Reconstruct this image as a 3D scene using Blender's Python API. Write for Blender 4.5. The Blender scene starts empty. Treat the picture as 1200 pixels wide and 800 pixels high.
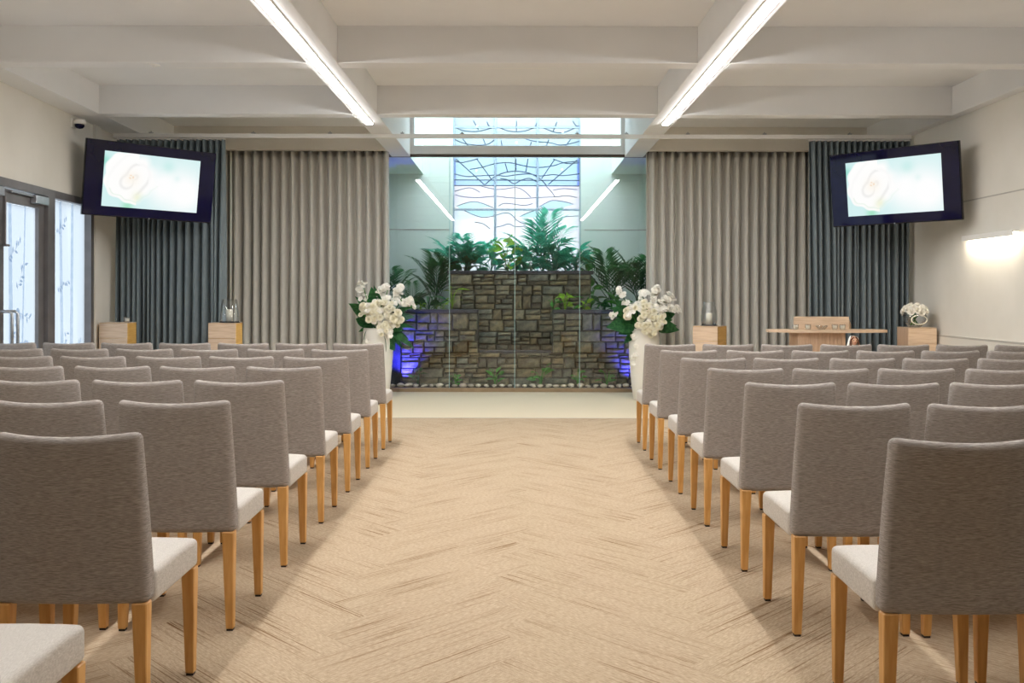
import bpy, bmesh, math, random
from mathutils import Vector, Matrix, Euler, Quaternion
random.seed(7)
PI = math.pi
S = bpy.context.scene
C = S.collection

# ------------------------------------------------------------------ camera, world, light
F, CX, CY, CAMH = 1100.0, 606.0, 345.0, 1.33
cam = bpy.data.objects.new('camera', bpy.data.cameras.new('camera')); C.objects.link(cam)
cam.data.sensor_width = 36; cam.data.lens = 36 * F / 1200
cam.data.shift_x = (600 - CX) / 1200; cam.data.shift_y = (CY - 400) / 1200
cam.matrix_world = (Matrix.Translation((0, 0, CAMH)) @ Matrix.Rotation(PI / 2, 4, 'X') @ Matrix.Rotation(math.radians(.12), 4, 'Z'))
cam.data.clip_end = 100
S.camera = cam
W = bpy.data.worlds.new('overcast_sky'); S.world = W; W.use_nodes = True
bg = W.node_tree.nodes['Background']; bg.inputs[0].default_value = (.80, .91, 1, 1); bg.inputs[1].default_value = 9.0
S.view_settings.view_transform = 'Standard'; S.view_settings.look = 'None'
S.view_settings.exposure = 0.0; S.view_settings.gamma = 1
S.view_settings.use_curve_mapping = False
S.cycles.use_denoising = True
S.cycles.max_bounces = 10; S.cycles.diffuse_bounces = 6; S.cycles.transparent_max_bounces = 16
LED = 100.0          # strength of the two ceiling strips

def P(px, py, Y):   # a pixel and a distance -> a point
    return Vector(((px - CX) * Y / F, Y, CAMH - (py - CY) * Y / F))

# ------------------------------------------------------------------ materials
def rgb(r, g, b):   # sRGB 0-255 -> linear
    def l(c):
        c /= 255
        return c / 12.92 if c <= .04045 else ((c + .055) / 1.055) ** 2.4
    return (l(r), l(g), l(b), 1)

def mk(name, col, rough=.6, col2=None, scale=5, stretch=(1, 1, 1), detail=4, bump=0, bscale=None, metal=0, spec=.4,
       lo=.35, hi=.65, rnd=0, coord='Object', sheen=0):
    m = bpy.data.materials.new(name); m.use_nodes = True
    nt = m.node_tree; n = nt.nodes; L = nt.links
    b = n['Principled BSDF']; b.inputs['Roughness'].default_value = rough
    b.inputs['Metallic'].default_value = metal; b.inputs['Specular IOR Level'].default_value = spec
    b.inputs['Base Color'].default_value = col
    if sheen: b.inputs['Sheen Weight'].default_value = sheen
    if col2 or bump:
        tc = n.new('ShaderNodeTexCoord'); mp = n.new('ShaderNodeMapping'); mp.inputs['Scale'].default_value = stretch
        L.new(tc.outputs[coord], mp.inputs['Vector'])
        no = n.new('ShaderNodeTexNoise'); no.inputs['Scale'].default_value = scale; no.inputs['Detail'].default_value = detail
        L.new(mp.outputs[0], no.inputs['Vector'])
        if col2:
            cr = n.new('ShaderNodeValToRGB'); cr.color_ramp.elements[0].position = lo; cr.color_ramp.elements[1].position = hi
            cr.color_ramp.elements[0].color = col; cr.color_ramp.elements[1].color = col2
            L.new(no.outputs['Fac'], cr.inputs[0]); last = cr.outputs[0]
            if rnd:
                oi = n.new('ShaderNodeObjectInfo'); hs = n.new('ShaderNodeHueSaturation')
                mr = n.new('ShaderNodeMapRange'); mr.inputs['To Min'].default_value = 1 - rnd; mr.inputs['To Max'].default_value = 1 + rnd
                L.new(oi.outputs['Random'], mr.inputs['Value']); L.new(mr.outputs[0], hs.inputs['Value'])
                L.new(last, hs.inputs['Color']); last = hs.outputs[0]
            L.new(last, b.inputs['Base Color'])
        if bump:
            nb = no
            if bscale:
                nb = n.new('ShaderNodeTexNoise'); nb.inputs['Scale'].default_value = bscale; nb.inputs['Detail'].default_value = 3
                L.new(mp.outputs[0], nb.inputs['Vector'])
            bp = n.new('ShaderNodeBump'); bp.inputs['Strength'].default_value = bump; bp.inputs['Distance'].default_value = .01
            L.new(nb.outputs['Fac'], bp.inputs['Height']); L.new(bp.outputs[0], b.inputs['Normal'])
    return m

def emit(name, col, s):
    m = bpy.data.materials.new(name); m.use_nodes = True; nt = m.node_tree; nt.nodes.remove(nt.nodes['Principled BSDF'])
    e = nt.nodes.new('ShaderNodeEmission'); e.inputs[0].default_value = col; e.inputs[1].default_value = s
    nt.links.new(e.outputs[0], nt.nodes['Material Output'].inputs[0]); return m

def glassm(name, tint, boost=1.0, power=5):          # clear sheet glass: see-through plus a Fresnel mirror
    m = bpy.data.materials.new(name); m.use_nodes = True; nt = m.node_tree; n = nt.nodes; n.remove(n['Principled BSDF'])
    t = n.new('ShaderNodeBsdfTransparent'); t.inputs[0].default_value = tint
    g = n.new('ShaderNodeBsdfGlossy'); g.inputs['Roughness'].default_value = .0
    fr = n.new('ShaderNodeLayerWeight'); fr.inputs[0].default_value = .5
    pw = n.new('ShaderNodeMath'); pw.operation = 'POWER'; pw.inputs[1].default_value = power
    mu = n.new('ShaderNodeMath'); mu.operation = 'MULTIPLY_ADD'; mu.inputs[1].default_value = .9; mu.inputs[2].default_value = .04 * boost
    mu.use_clamp = True
    mx = n.new('ShaderNodeMixShader'); nt.links.new(fr.outputs['Facing'], pw.inputs[0]); nt.links.new(pw.outputs[0], mu.inputs[0]); nt.links.new(mu.outputs[0], mx.inputs[0])
    nt.links.new(t.outputs[0], mx.inputs[1]); nt.links.new(g.outputs[0], mx.inputs[2])
    nt.links.new(mx.outputs[0], n['Material Output'].inputs[0]); return m

def frosted(name, col, col2=None, scale=3, stretch=(1, 1, 1)):   # obscured glass lit from outside
    m = bpy.data.materials.new(name); m.use_nodes = True; nt = m.node_tree; n = nt.nodes; n.remove(n['Principled BSDF'])
    t = n.new('ShaderNodeBsdfTranslucent'); t.inputs[0].default_value = col
    d = n.new('ShaderNodeBsdfGlossy'); d.inputs[0].default_value = (1, 1, 1, 1); d.inputs['Roughness'].default_value = .3
    if col2:
        tc = n.new('ShaderNodeTexCoord'); mp = n.new('ShaderNodeMapping'); mp.inputs['Scale'].default_value = stretch
        no = n.new('ShaderNodeTexNoise'); no.inputs['Scale'].default_value = scale; no.inputs['Detail'].default_value = 3
        cr = n.new('ShaderNodeValToRGB'); cr.color_ramp.elements[0].position = .4; cr.color_ramp.elements[1].position = .6
        cr.color_ramp.elements[0].color = col; cr.color_ramp.elements[1].color = col2
        nt.links.new(tc.outputs['Object'], mp.inputs[0]); nt.links.new(mp.outputs[0], no.inputs['Vector'])
        nt.links.new(no.outputs['Fac'], cr.inputs[0]); nt.links.new(cr.outputs[0], t.inputs[0])
    mx = n.new('ShaderNodeMixShader'); mx.inputs[0].default_value = .04
    nt.links.new(t.outputs[0], mx.inputs[1]); nt.links.new(d.outputs[0], mx.inputs[2])
    nt.links.new(mx.outputs[0], n['Material Output'].inputs[0]); return m

def leafm(name, c1, c2, rnd):
    m = mk(name, c1, .4, c2, 12, rnd=rnd); nt = m.node_tree; n = nt.nodes
    t = n.new('ShaderNodeBsdfTranslucent'); mx = n.new('ShaderNodeMixShader'); mx.inputs[0].default_value = .5
    src = n['Principled BSDF'].inputs['Base Color'].links[0].from_socket
    nt.links.new(src, t.inputs[0]); nt.links.new(n['Principled BSDF'].outputs[0], mx.inputs[1]); nt.links.new(t.outputs[0], mx.inputs[2])
    nt.links.new(mx.outputs[0], n['Material Output'].inputs[0]); return m
M = {}
M['wall'] = mk('wall_paint', rgb(220, 216, 206), .85, rgb(226, 222, 213), 2, bump=.03, bscale=60)
M['ceil'] = mk('ceiling_paint', rgb(232, 233, 234), .9, rgb(236, 237, 238), 1.5)
M['beam'] = mk('beam_paint', rgb(234, 235, 236), .8, rgb(238, 239, 240), 1.5)
M['garden'] = mk('garden_render', rgb(214, 224, 215), .9, rgb(220, 229, 221), 1.2, bump=.05, bscale=40)
M['bronze'] = mk('bronze_frame', rgb(92, 82, 74), .45, rgb(100, 91, 84), 8, metal=.3)
M['alu'] = mk('grey_aluminium', rgb(122, 118, 118), .4, rgb(132, 128, 128), 6, metal=.5)
M['steel'] = mk('brushed_steel', rgb(170, 172, 176), .3, rgb(185, 187, 190), 20, (1, 1, 8), metal=.9)
M['white'] = mk('white_enamel', rgb(238, 236, 230), .35, rgb(242, 240, 236), 3)
M['vase'] = mk('matt_white_vase', rgb(235, 231, 222), .45, rgb(240, 237, 230), 3)
M['black'] = mk('black_plastic', rgb(14, 12, 22), .25, rgb(18, 15, 28), 5)
M['bezel'] = mk('black_glass', rgb(7, 5, 40), .04, rgb(10, 8, 54), 2, spec=.35)
M['back'] = mk('chair_linen_shaded', rgb(124, 116, 110), .95, rgb(180, 171, 164), 26, (1.8, 1.8, 34), detail=5, bump=.3, bscale=30, lo=.34, hi=.66, sheen=.08)  # same linen as the seat, darkened: weaker light on backs put into colour
M['seatf'] = mk('chair_linen_seat', rgb(190, 183, 174), .95, rgb(212, 206, 198), 22, (36, 4, 8), detail=5, bump=.25, bscale=30, lo=.34, hi=.68, sheen=.08)
M['oak'] = mk('honey_oak', rgb(202, 148, 80), .4, rgb(218, 168, 102), 6, (9, 9, 1), detail=5, bump=.04)
M['foot'] = mk('leg_glide', rgb(40, 34, 30), .6, rgb(46, 40, 36), 10)
M['pale_oak'] = mk('pale_oak', rgb(206, 178, 150), .5, rgb(222, 198, 172), 5, (1, 1, 14), detail=5, bump=.05)
M['pale_oak_v'] = mk('pale_oak_upright', rgb(196, 164, 136), .5, rgb(214, 184, 156), 5, (16, 16, 1), detail=5, bump=.05)
M['gold_oak'] = mk('golden_oak', rgb(206, 160, 84), .5, rgb(222, 180, 106), 5, (1, 1, 14), detail=5, bump=.05)
M['curtain'] = mk('taupe_curtain', rgb(200, 197, 189), .9, rgb(210, 207, 200), 4, (30, 30, 3), bump=.08, bscale=40, sheen=.1)
M['dcurtain'] = mk('slate_curtain', rgb(106, 117, 122), .9, rgb(120, 131, 135), 4, (30, 30, 3), bump=.08, bscale=40, sheen=.1)
M['led'] = emit('led_diffuser', (1, .99, .98, 1), LED)
M['sconce'] = emit('sconce_diffuser', (1, .88, .70, 1), 70)
M['glass'] = glassm('clear_glass', (.975, .99, .985, 1), 1.25)
M['cup'] = glassm('thin_glassware', (.95, .965, .975, 1), 1.6, 2.5)
M['edge'] = mk('glass_edge', rgb(170, 205, 205), .2, rgb(180, 214, 212), 3)
M['stone'] = mk('ledge_stone', rgb(70, 70, 64), .85, rgb(150, 143, 122), 13, detail=8, bump=1.0, bscale=26, lo=.28, hi=.74, rnd=.34)
def stone_tint(m):
    nt = m.node_tree; n = nt.nodes; b = n['Principled BSDF']; src = b.inputs['Base Color'].links[0].from_socket
    oi = n.new('ShaderNodeObjectInfo'); wn = n.new('ShaderNodeTexWhiteNoise'); wn.noise_dimensions = '1D'; nt.links.new(oi.outputs['Random'], wn.inputs['W'])
    cr = n.new('ShaderNodeValToRGB'); cr.color_ramp.elements[0].color = (.80, .92, 1.05, 1); cr.color_ramp.elements[1].color = (1.12, 1.0, .78, 1)
    mx = n.new('ShaderNodeMix'); mx.data_type = 'RGBA'; mx.blend_type = 'MULTIPLY'; mx.inputs['Factor'].default_value = 1
    nt.links.new(wn.outputs['Value'], cr.inputs[0]); nt.links.new(src, mx.inputs['A']); nt.links.new(cr.outputs[0], mx.inputs['B']); nt.links.new(mx.outputs['Result'], b.inputs['Base Color'])
stone_tint(M['stone'])
M['mortar'] = mk('grey_mortar', rgb(66, 65, 60), .95, rgb(84, 82, 76), 20, bump=.4)
M['slab'] = mk('slate_cap', rgb(50, 52, 58), .6, rgb(70, 72, 78), 12, bump=.3)
M['soil'] = mk('planter_soil', rgb(52, 42, 34), 1, rgb(72, 60, 48), 30, bump=.8)
M['pebble'] = mk('river_pebble', rgb(170, 150, 128), .7, rgb(222, 208, 188), 14, bump=.1, rnd=.25)
M['leaf'] = leafm('dark_leaf', rgb(40, 92, 54), rgb(70, 128, 74), .2)
M['leafb'] = leafm('bluegreen_leaf', rgb(34, 140, 116), rgb(92, 192, 158), .25)
M['leaflime'] = leafm('lime_leaf', rgb(130, 178, 44), rgb(176, 212, 80), .15)
M['leafmid'] = leafm('fresh_leaf', rgb(60, 136, 50), rgb(96, 170, 74), .2)
M['petal'] = mk('white_petal', rgb(246, 243, 232), .7, rgb(252, 250, 244), 20)
M['petalc'] = mk('cream_petal', rgb(246, 241, 218), .7, rgb(250, 247, 232), 20)
M['petalg'] = mk('peach_petal', rgb(232, 190, 150), .7, rgb(244, 214, 184), 20)
M['wax'] = mk('candle_wax', rgb(248, 240, 220), .5, rgb(252, 246, 232), 10)
M['skin'] = mk('painted_skin', rgb(226, 176, 144), .5, rgb(232, 186, 156), 10)
M['hair'] = mk('painted_hair', rgb(96, 58, 34), .6, rgb(110, 68, 42), 20)
M['robe'] = mk('painted_robe', rgb(240, 236, 228), .5, rgb(246, 243, 238), 10)
M['cloak'] = mk('painted_cloak', rgb(110, 164, 196), .5, rgb(126, 178, 208), 10)
M['heart'] = mk('painted_heart', rgb(176, 60, 50), .5, rgb(186, 70, 58), 10)
M['grille'] = mk('grille_grey', rgb(120, 118, 112), .6, rgb(130, 128, 122), 30)
M['lead'] = mk('lead_came', rgb(44, 60, 92), .6, rgb(54, 70, 100), 10)
M['mull'] = mk('window_mullion', rgb(150, 166, 186), .5, rgb(160, 176, 194), 6)
M['plaincarpet'] = mk('plain_carpet', rgb(212, 197, 170), 1, rgb(222, 208, 182), 90, bump=.35, bscale=300)
M['groove'] = mk('shadow_gap', rgb(178, 174, 166), .9, rgb(184, 180, 172), 6)

# carpet planks: irregular dark strokes running along each plank (UV = metres along / across)
def carpet():
    m = bpy.data.materials.new('carpet_plank'); m.use_nodes = True; nt = m.node_tree; n = nt.nodes; L = nt.links
    b = n['Principled BSDF']; b.inputs['Roughness'].default_value = 1; b.inputs['Specular IOR Level'].default_value = .1
    uv = n.new('ShaderNodeUVMap')
    def noise(sc, st, det):
        mp = n.new('ShaderNodeMapping'); mp.inputs['Scale'].default_value = st
        no = n.new('ShaderNodeTexNoise'); no.inputs['Scale'].default_value = sc; no.inputs['Detail'].default_value = det
        L.new(uv.outputs[0], mp.inputs[0]); L.new(mp.outputs[0], no.inputs['Vector']); return no
    def ramp(no, p0, c0, p1, c1):
        r = n.new('ShaderNodeValToRGB'); e = r.color_ramp.elements
        e[0].position = p0; e[0].color = c0; e[1].position = p1; e[1].color = c1
        L.new(no.outputs['Fac'], r.inputs[0]); return r
    s1 = ramp(noise(1, (1.8, 120, 1), 3), .54, (0, 0, 0, 1), .64, (1, 1, 1, 1))
    s2 = ramp(noise(1, (1.6, 7, 1), 2), .38, (0, 0, 0, 1), .66, (1, 1, 1, 1))
    s3 = noise(260, (1, 1, 1), 2)
    fib = noise(1, (40, 160, 1), 3)
    base = ramp(fib, .3, rgb(166, 145, 120), .7, rgb(196, 176, 150))
    mu = n.new('ShaderNodeMath'); mu.operation = 'MULTIPLY'; L.new(s1.outputs[0], mu.inputs[0]); L.new(s2.outputs[0], mu.inputs[1])
    mx = n.new('ShaderNodeMix'); mx.data_type = 'RGBA'; L.new(mu.outputs[0], mx.inputs['Factor'])
    L.new(base.outputs[0], mx.inputs['A']); mx.inputs['B'].default_value = rgb(122, 92, 60)
    L.new(mx.outputs['Result'], b.inputs['Base Color'])
    su = n.new('ShaderNodeMath'); su.operation = 'SUBTRACT'; L.new(s3.outputs['Fac'], su.inputs[0]); L.new(mu.outputs[0], su.inputs[1])
    bp = n.new('ShaderNodeBump'); bp.inputs['Strength'].default_value = .5; bp.inputs['Distance'].default_value = .004
    L.new(su.outputs[0], bp.inputs['Height']); L.new(bp.outputs[0], b.inputs['Normal'])
    return m
M['carpet'] = carpet()

# ------------------------------------------------------------------ mesh helpers
class MB:
    def __init__(s): s.v = []; s.f = []
    def add(s, vs, fs):
        o = len(s.v); s.v += [tuple(p) for p in vs]; s.f += [[i + o for i in q] for q in fs]; return s
    def box(s, x0, x1, y0, y1, z0, z1, fn=None):
        vs = [(x, y, z) for z in (z0, z1) for y in (y0, y1) for x in (x0, x1)]
        if fn: vs = [fn(*p) for p in vs]
        return s.add(vs, [(0, 2, 3, 1), (4, 5, 7, 6), (0, 1, 5, 4), (2, 6, 7, 3), (0, 4, 6, 2), (1, 3, 7, 5)])
    def tube(s, pts, r, n=8, caps=True):
        pts = [Vector(p) for p in pts]; rs = r if isinstance(r, (list, tuple)) else [r] * len(pts)
        o = len(s.v); ref = None
        for i, p in enumerate(pts):
            t = (pts[min(i + 1, len(pts) - 1)] - pts[max(i - 1, 0)]).normalized()
            if ref is None: ref = Vector((0, 0, 1)) if abs(t.z) < .9 else Vector((1, 0, 0))
            a = t.cross(ref).normalized(); ref = a.cross(t).normalized()
            for k in range(n):
                q = 2 * PI * k / n; s.v.append(tuple(p + (a * math.cos(q) + ref * math.sin(q)) * rs[i]))
        for i in range(len(pts) - 1):
            for k in range(n):
                k2 = (k + 1) % n; s.f.append([o + i * n + k, o + i * n + k2, o + (i + 1) * n + k2, o + (i + 1) * n + k])
        if caps:
            s.f.append([o + k for k in range(n)][::-1]); s.f.append([o + (len(pts) - 1) * n + k for k in range(n)])
        return s
    def lathe(s, prof, n=24, cx=0, cy=0, sx=1, sy=1):
        o = len(s.v)
        for (r, z) in prof:
            for k in range(n):
                q = 2 * PI * k / n; s.v.append((cx + r * sx * math.cos(q), cy + r * sy * math.sin(q), z))
        for i in range(len(prof) - 1):
            for k in range(n):
                k2 = (k + 1) % n; s.f.append([o + i * n + k, o + i * n + k2, o + (i + 1) * n + k2, o + (i + 1) * n + k])
        if prof[0][0] > 1e-4: s.f.append([o + k for k in range(n)][::-1])
        if prof[-1][0] > 1e-4: s.f.append([o + (len(prof) - 1) * n + k for k in range(n)])
        return s
    def ball(s, c, r, n=12, m=8):
        c = Vector(c); r = r if isinstance(r, (tuple, list)) else (r, r, r)
        o = len(s.v)
        for i in range(m + 1):
            th = PI * i / m
            for k in range(n):
                q = 2 * PI * k / n
                s.v.append((c.x + r[0] * math.sin(th) * math.cos(q), c.y + r[1] * math.sin(th) * math.sin(q), c.z + r[2] * math.cos(th)))
        for i in range(m):
            for k in range(n):
                k2 = (k + 1) % n; s.f.append([o + i * n + k, o + (i + 1) * n + k, o + (i + 1) * n + k2, o + i * n + k2])
        return s
    def mesh(s, name, smooth=False):
        me = bpy.data.meshes.new(name); me.from_pydata(s.v, [], s.f); me.validate(); me.update()
        if smooth: me.polygons.foreach_set('use_smooth', [True] * len(me.polygons))
        return me
    def build(s, name, m, parent=None, smooth=False, loc=(0, 0, 0), rot=(0, 0, 0), bevel=0, seg=2):
        me = s.mesh(name, smooth)
        if bevel: me = bev(me, bevel, seg, smooth)
        return obj(name, me, m, parent, loc, rot)

def bev(me, w, seg=2, smooth=True, ang=35):
    bm = bmesh.new(); bm.from_mesh(me); bmesh.ops.remove_doubles(bm, verts=bm.verts, dist=1e-5)
    bmesh.ops.recalc_face_normals(bm, faces=bm.faces)
    ed = [e for e in bm.edges if len(e.link_faces) == 2 and e.calc_face_angle(0) > math.radians(ang)]
    bmesh.ops.bevel(bm, geom=ed, offset=w, segments=seg, profile=.5, affect='EDGES', clamp_overlap=True)
    bm.to_mesh(me); bm.free()
    if smooth: me.polygons.foreach_set('use_smooth', [True] * len(me.polygons))
    return me

def obj(name, me, m, parent=None, loc=(0, 0, 0), rot=(0, 0, 0)):
    if m is not None and not me.materials: me.materials.append(M[m] if isinstance(m, str) else m)
    o = bpy.data.objects.new(name, me); C.objects.link(o); o.location = loc; o.rotation_euler = rot
    if parent: o.parent = parent
    return o
def tag(o, label, cat, group=None):
    o['label'] = label; o['category'] = cat
    if group: o['group'] = group
    return o
def thing(name, label, cat, loc=(0, 0, 0), rz=0, group=None):
    o = bpy.data.objects.new(name, None); C.objects.link(o); o.location = loc; o.rotation_euler = (0, 0, rz)
    o.empty_display_size = .1
    return tag(o, label, cat, group)
def struct(o, label=None, cat=None):
    o['kind'] = 'structure'
    if label: tag(o, label, cat)
    return o
def copy_tree(o, parent=None):
    c = o.copy(); C.objects.link(c)
    if parent: c.parent = parent
    for ch in list(o.children): copy_tree(ch, c)
    return c

# ------------------------------------------------------------------ the room
H0, HC = 3.21, 3.51           # beam underside, ceiling
YB = -4.0                     # wall behind the camera
XR = 4.65                     # right wall
YG = 12.85                    # glass line
def XL(y): return -4.0 - .07 * y       # left wall runs slightly off square
def wl(off, y, z): return (XL(y) + off, y, z)

# floor: slab, herringbone carpet planks, plain carpet before the glass
fl = struct(MB().box(-5.2, 5.0, YB - .2, 12.95, -.3, -.008).build('floor', 'mortar'),
            'beige carpet floor of herringbone planks with fine brown strokes along each', 'floor')
YS = 10.12
MB().box(-4.9, 4.64, YS, 12.80, -.008, 0).build('plain_carpet', 'plaincarpet', fl)
MB().box(-4.9, 4.64, YS - .012, YS, -.008, .001).build('carpet_joint', 'groove', fl)
PW, PL, G = .25, 1.0, .0003
def plank_mesh(k, n):
    mb = MB().box(-PL / 2 + G, PL / 2 - G, -PW / 2 + G, PW / 2 - G, -.008, 0)
    me = mb.mesh('carpet_plank'); uvl = me.uv_layers.new(name='UVMap'); ou, ov = random.uniform(0, 40), random.uniform(0, 40)
    for li in me.loops:
        p = me.vertices[li.vertex_index].co; uvl.data[li.index].uv = (p.x + ou, p.y + ov)
    me.materials.append(M['carpet']); return me
pm = [plank_mesh(k, 0) for k in range(24)]
places = []
for strip in range(-6, 7):
    for k in range(-60, 120):
        for typ in (0, 1):
            u, v = (k * PW + PL / 2, k * PW + PW / 2) if typ == 0 else (k * PW + PL + PW / 2, k * PW + PW - PL / 2)
            u += strip * 2 * PL
            x, y = (u - v) / math.sqrt(2) - .62, (u + v) / math.sqrt(2)
            if -4.9 < x < 4.75 and 1.6 < y < YS + .4:
                places.append((x, y, PI / 4 if typ == 0 else 3 * PI / 4))
def inview(x, y): return abs(x) * F / y < 640
places.sort(key=lambda p: (not inview(p[0], p[1]), p[1]))
def clip_plank(x, y, a, me=None):
    return x, y, a
inner = [p for p in places if p[1] < YS - .46 and -4.2 < p[0] < 4.2]
edge = [p for p in places if not (p[1] < YS - .46 and -4.2 < p[0] < 4.2)]
for i, (x, y, a) in enumerate(inner[:300]):
    obj('carpet_plank', pm[random.randrange(24)], None, fl, (x, y, 0), (0, 0, a))
# the rest in one mesh, cut at the walls and at the joint
bmr = bmesh.new(); uvr = bmr.loops.layers.uv.new('UVMap')
rest = inner[300:] + edge
for strip in range(-6, 7):
    for k in range(-60, 120):
        for typ in (0, 1):
            u, v = (k * PW + PL / 2, k * PW + PW / 2) if typ == 0 else (k * PW + PL + PW / 2, k * PW + PW - PL / 2)
            u += strip * 2 * PL
            x, y = (u - v) / math.sqrt(2) - .62, (u + v) / math.sqrt(2)
            if -4.9 < x < 4.75 and YB - .3 < y <= 1.6: rest.append((x, y, PI / 4 if typ == 0 else 3 * PI / 4))
for (x, y, a) in rest:
    ou, ov = random.uniform(0, 40), random.uniform(0, 40); ca, sa = math.cos(a), math.sin(a)
    pts = [(-PL / 2 + G, -PW / 2 + G), (PL / 2 - G, -PW / 2 + G), (PL / 2 - G, PW / 2 - G), (-PL / 2 + G, PW / 2 - G)]
    f = bmr.faces.new([bmr.verts.new((x + p * ca - q * sa, y + p * sa + q * ca, 0)) for p, q in pts])
    for lp, (p, q) in zip(f.loops, pts): lp[uvr].uv = (p + ou, q + ov)
for co, no in (((0, YS - .012, 0), (0, 1, 0)), ((4.64, 0, 0), (1, 0, 0)), ((0, YB, 0), (0, -1, 0))):
    bmesh.ops.bisect_plane(bmr, geom=bmr.verts[:] + bmr.edges[:] + bmr.faces[:], plane_co=co, plane_no=no, clear_outer=True)
mer = bpy.data.meshes.new('carpet_planks'); bmr.to_mesh(mer); bmr.free()
rp = obj('carpet_planking', mer, 'carpet', fl); rp['kind'] = 'stuff'

# ceiling with its grid of beams
ce = MB()
ce.box(-5.2, 5.0, YB - .2, 10.0, HC, HC + .12)
ce.box(-5.2, -1.72, 10.0, 12.9, HC, HC + .12); ce.box(1.72, 5.0, 10.0, 12.9, HC, HC + .12)
ce.box(-1.9, 1.9, 9.99, 12.9, 4.3, 4.42); ce.box(-1.9, 1.9, 9.82, 9.99, HC + .12, 4.42)
ce = struct(ce.build('ceiling', 'ceil'), 'off-white ceiling divided into bays by deep painted beams', 'ceiling')
def beam(x0, x1, y0, y1, z1=None, fn=None):
    b = MB().box(x0, x1, y0, y1, H0, z1 or HC + .002, fn).build('ceiling_beam', 'beam', ce, bevel=.004, seg=1)
    return b
XI, XO = 1.465, 1.72
for s in (-1, 1):
    a, b_ = sorted((s * XI, s * XO)); beam(a, b_, YB, 10.0); beam(a, b_, 10.0, 12.84, 4.3)
YT = [-3.37, -1.17, 1.03, 3.23, 5.43, 7.63, 9.81]
for y in YT:
    beam(-XI, XI, y, y + .185); beam(XO, 4.54, y, y + .185)
    beam(-4.0 - .038 * y - .02, -XO, y, y + .185)
MB().box(4.54, XR + .02, YB, 12.2, H0, HC).build('side_bulkhead', 'beam', ce, bevel=.004, seg=1)
mbk = MB(); mbk.add([(XL(y) - .05 if o else -4.0 - .038 * y, y, z) for z in (H0, HC) for y in (YB, 12.2) for o in (1, 0)],
                    [(0, 2, 3, 1), (4, 5, 7, 6), (0, 1, 5, 4), (2, 6, 7, 3), (0, 4, 6, 2), (1, 3, 7, 5)])
mbk.build('side_bulkhead', 'beam', ce)
# fascia over the curtains and the dark soffit strip in front of the glass
for s in (-1, 1):
    a, b_ = sorted((s * XO, s * 3.84)); MB().box(a, b_, 12.2, 12.32, H0 + .0, HC).build('curtain_fascia', 'wall', ce)
    a, b_ = sorted((s * 1.72, s * 2.2)); MB().box(a, b_, 12.45, 12.86, H0, H0 + .1).build('soffit', 'bronze', ce)

# walls
wr = MB(); wr.box(XR, XR + .15, YB, 12.6, -.02, HC + .1)
wr = struct(wr.build('wall_right', 'wall'), 'cream painted right wall with a shallow panel joint and dado line', 'wall')
MB().box(XR - .004, XR, 5, 10.9, 2.30, 2.312).build('panel_joint', 'groove', wr)
MB().box(XR - .012, XR, 5, 12.0, .0, .88).build('dado_panel', 'wall', wr)
MB().box(XR - .016, XR, 5, 12.0, .88, .90).build('dado_cap', 'groove', wr)
wlm = MB()
def wbox(mb, o0, o1, y0, y1, z0, z1): return mb.box(o0, o1, y0, y1, z0, z1, wl)
wbox(wlm, -.15, 0, YB, 7.05, -.02, HC + .1); wbox(wlm, -.15, 0, 7.05, 10.42, 2.36, HC + .1); wbox(wlm, -.15, 0, 10.42, 12.6, -.02, HC + .1)
wlw = struct(wlm.build('wall_left', 'wall'), 'cream left wall above and beside the glazed doors', 'wall')
wbox(MB(), 0, .03, 10.46, 10.62, 0, H0).build('pilaster', 'wall', wlw)
struct(MB().box(-5.0, 5.0, YB - .15, YB, -.02, HC + .1).build('wall_back', 'wall'), 'plain cream wall behind the seating', 'wall')
wf = MB()
wf.box(-5.3, -1.8, 12.6, 12.75, -.02, HC + .1); wf.box(1.8, 5.0, 12.6, 12.75, -.02, HC + .1)
wf.box(-5.3, -3.84, 12.2, 12.6, -.02, HC); wf.box(3.84, 5.0, 12.2, 12.6, -.02, HC)
wf = struct(wf.build('wall_front', 'wall'), 'cream end wall carrying the long curtains', 'wall')

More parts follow.
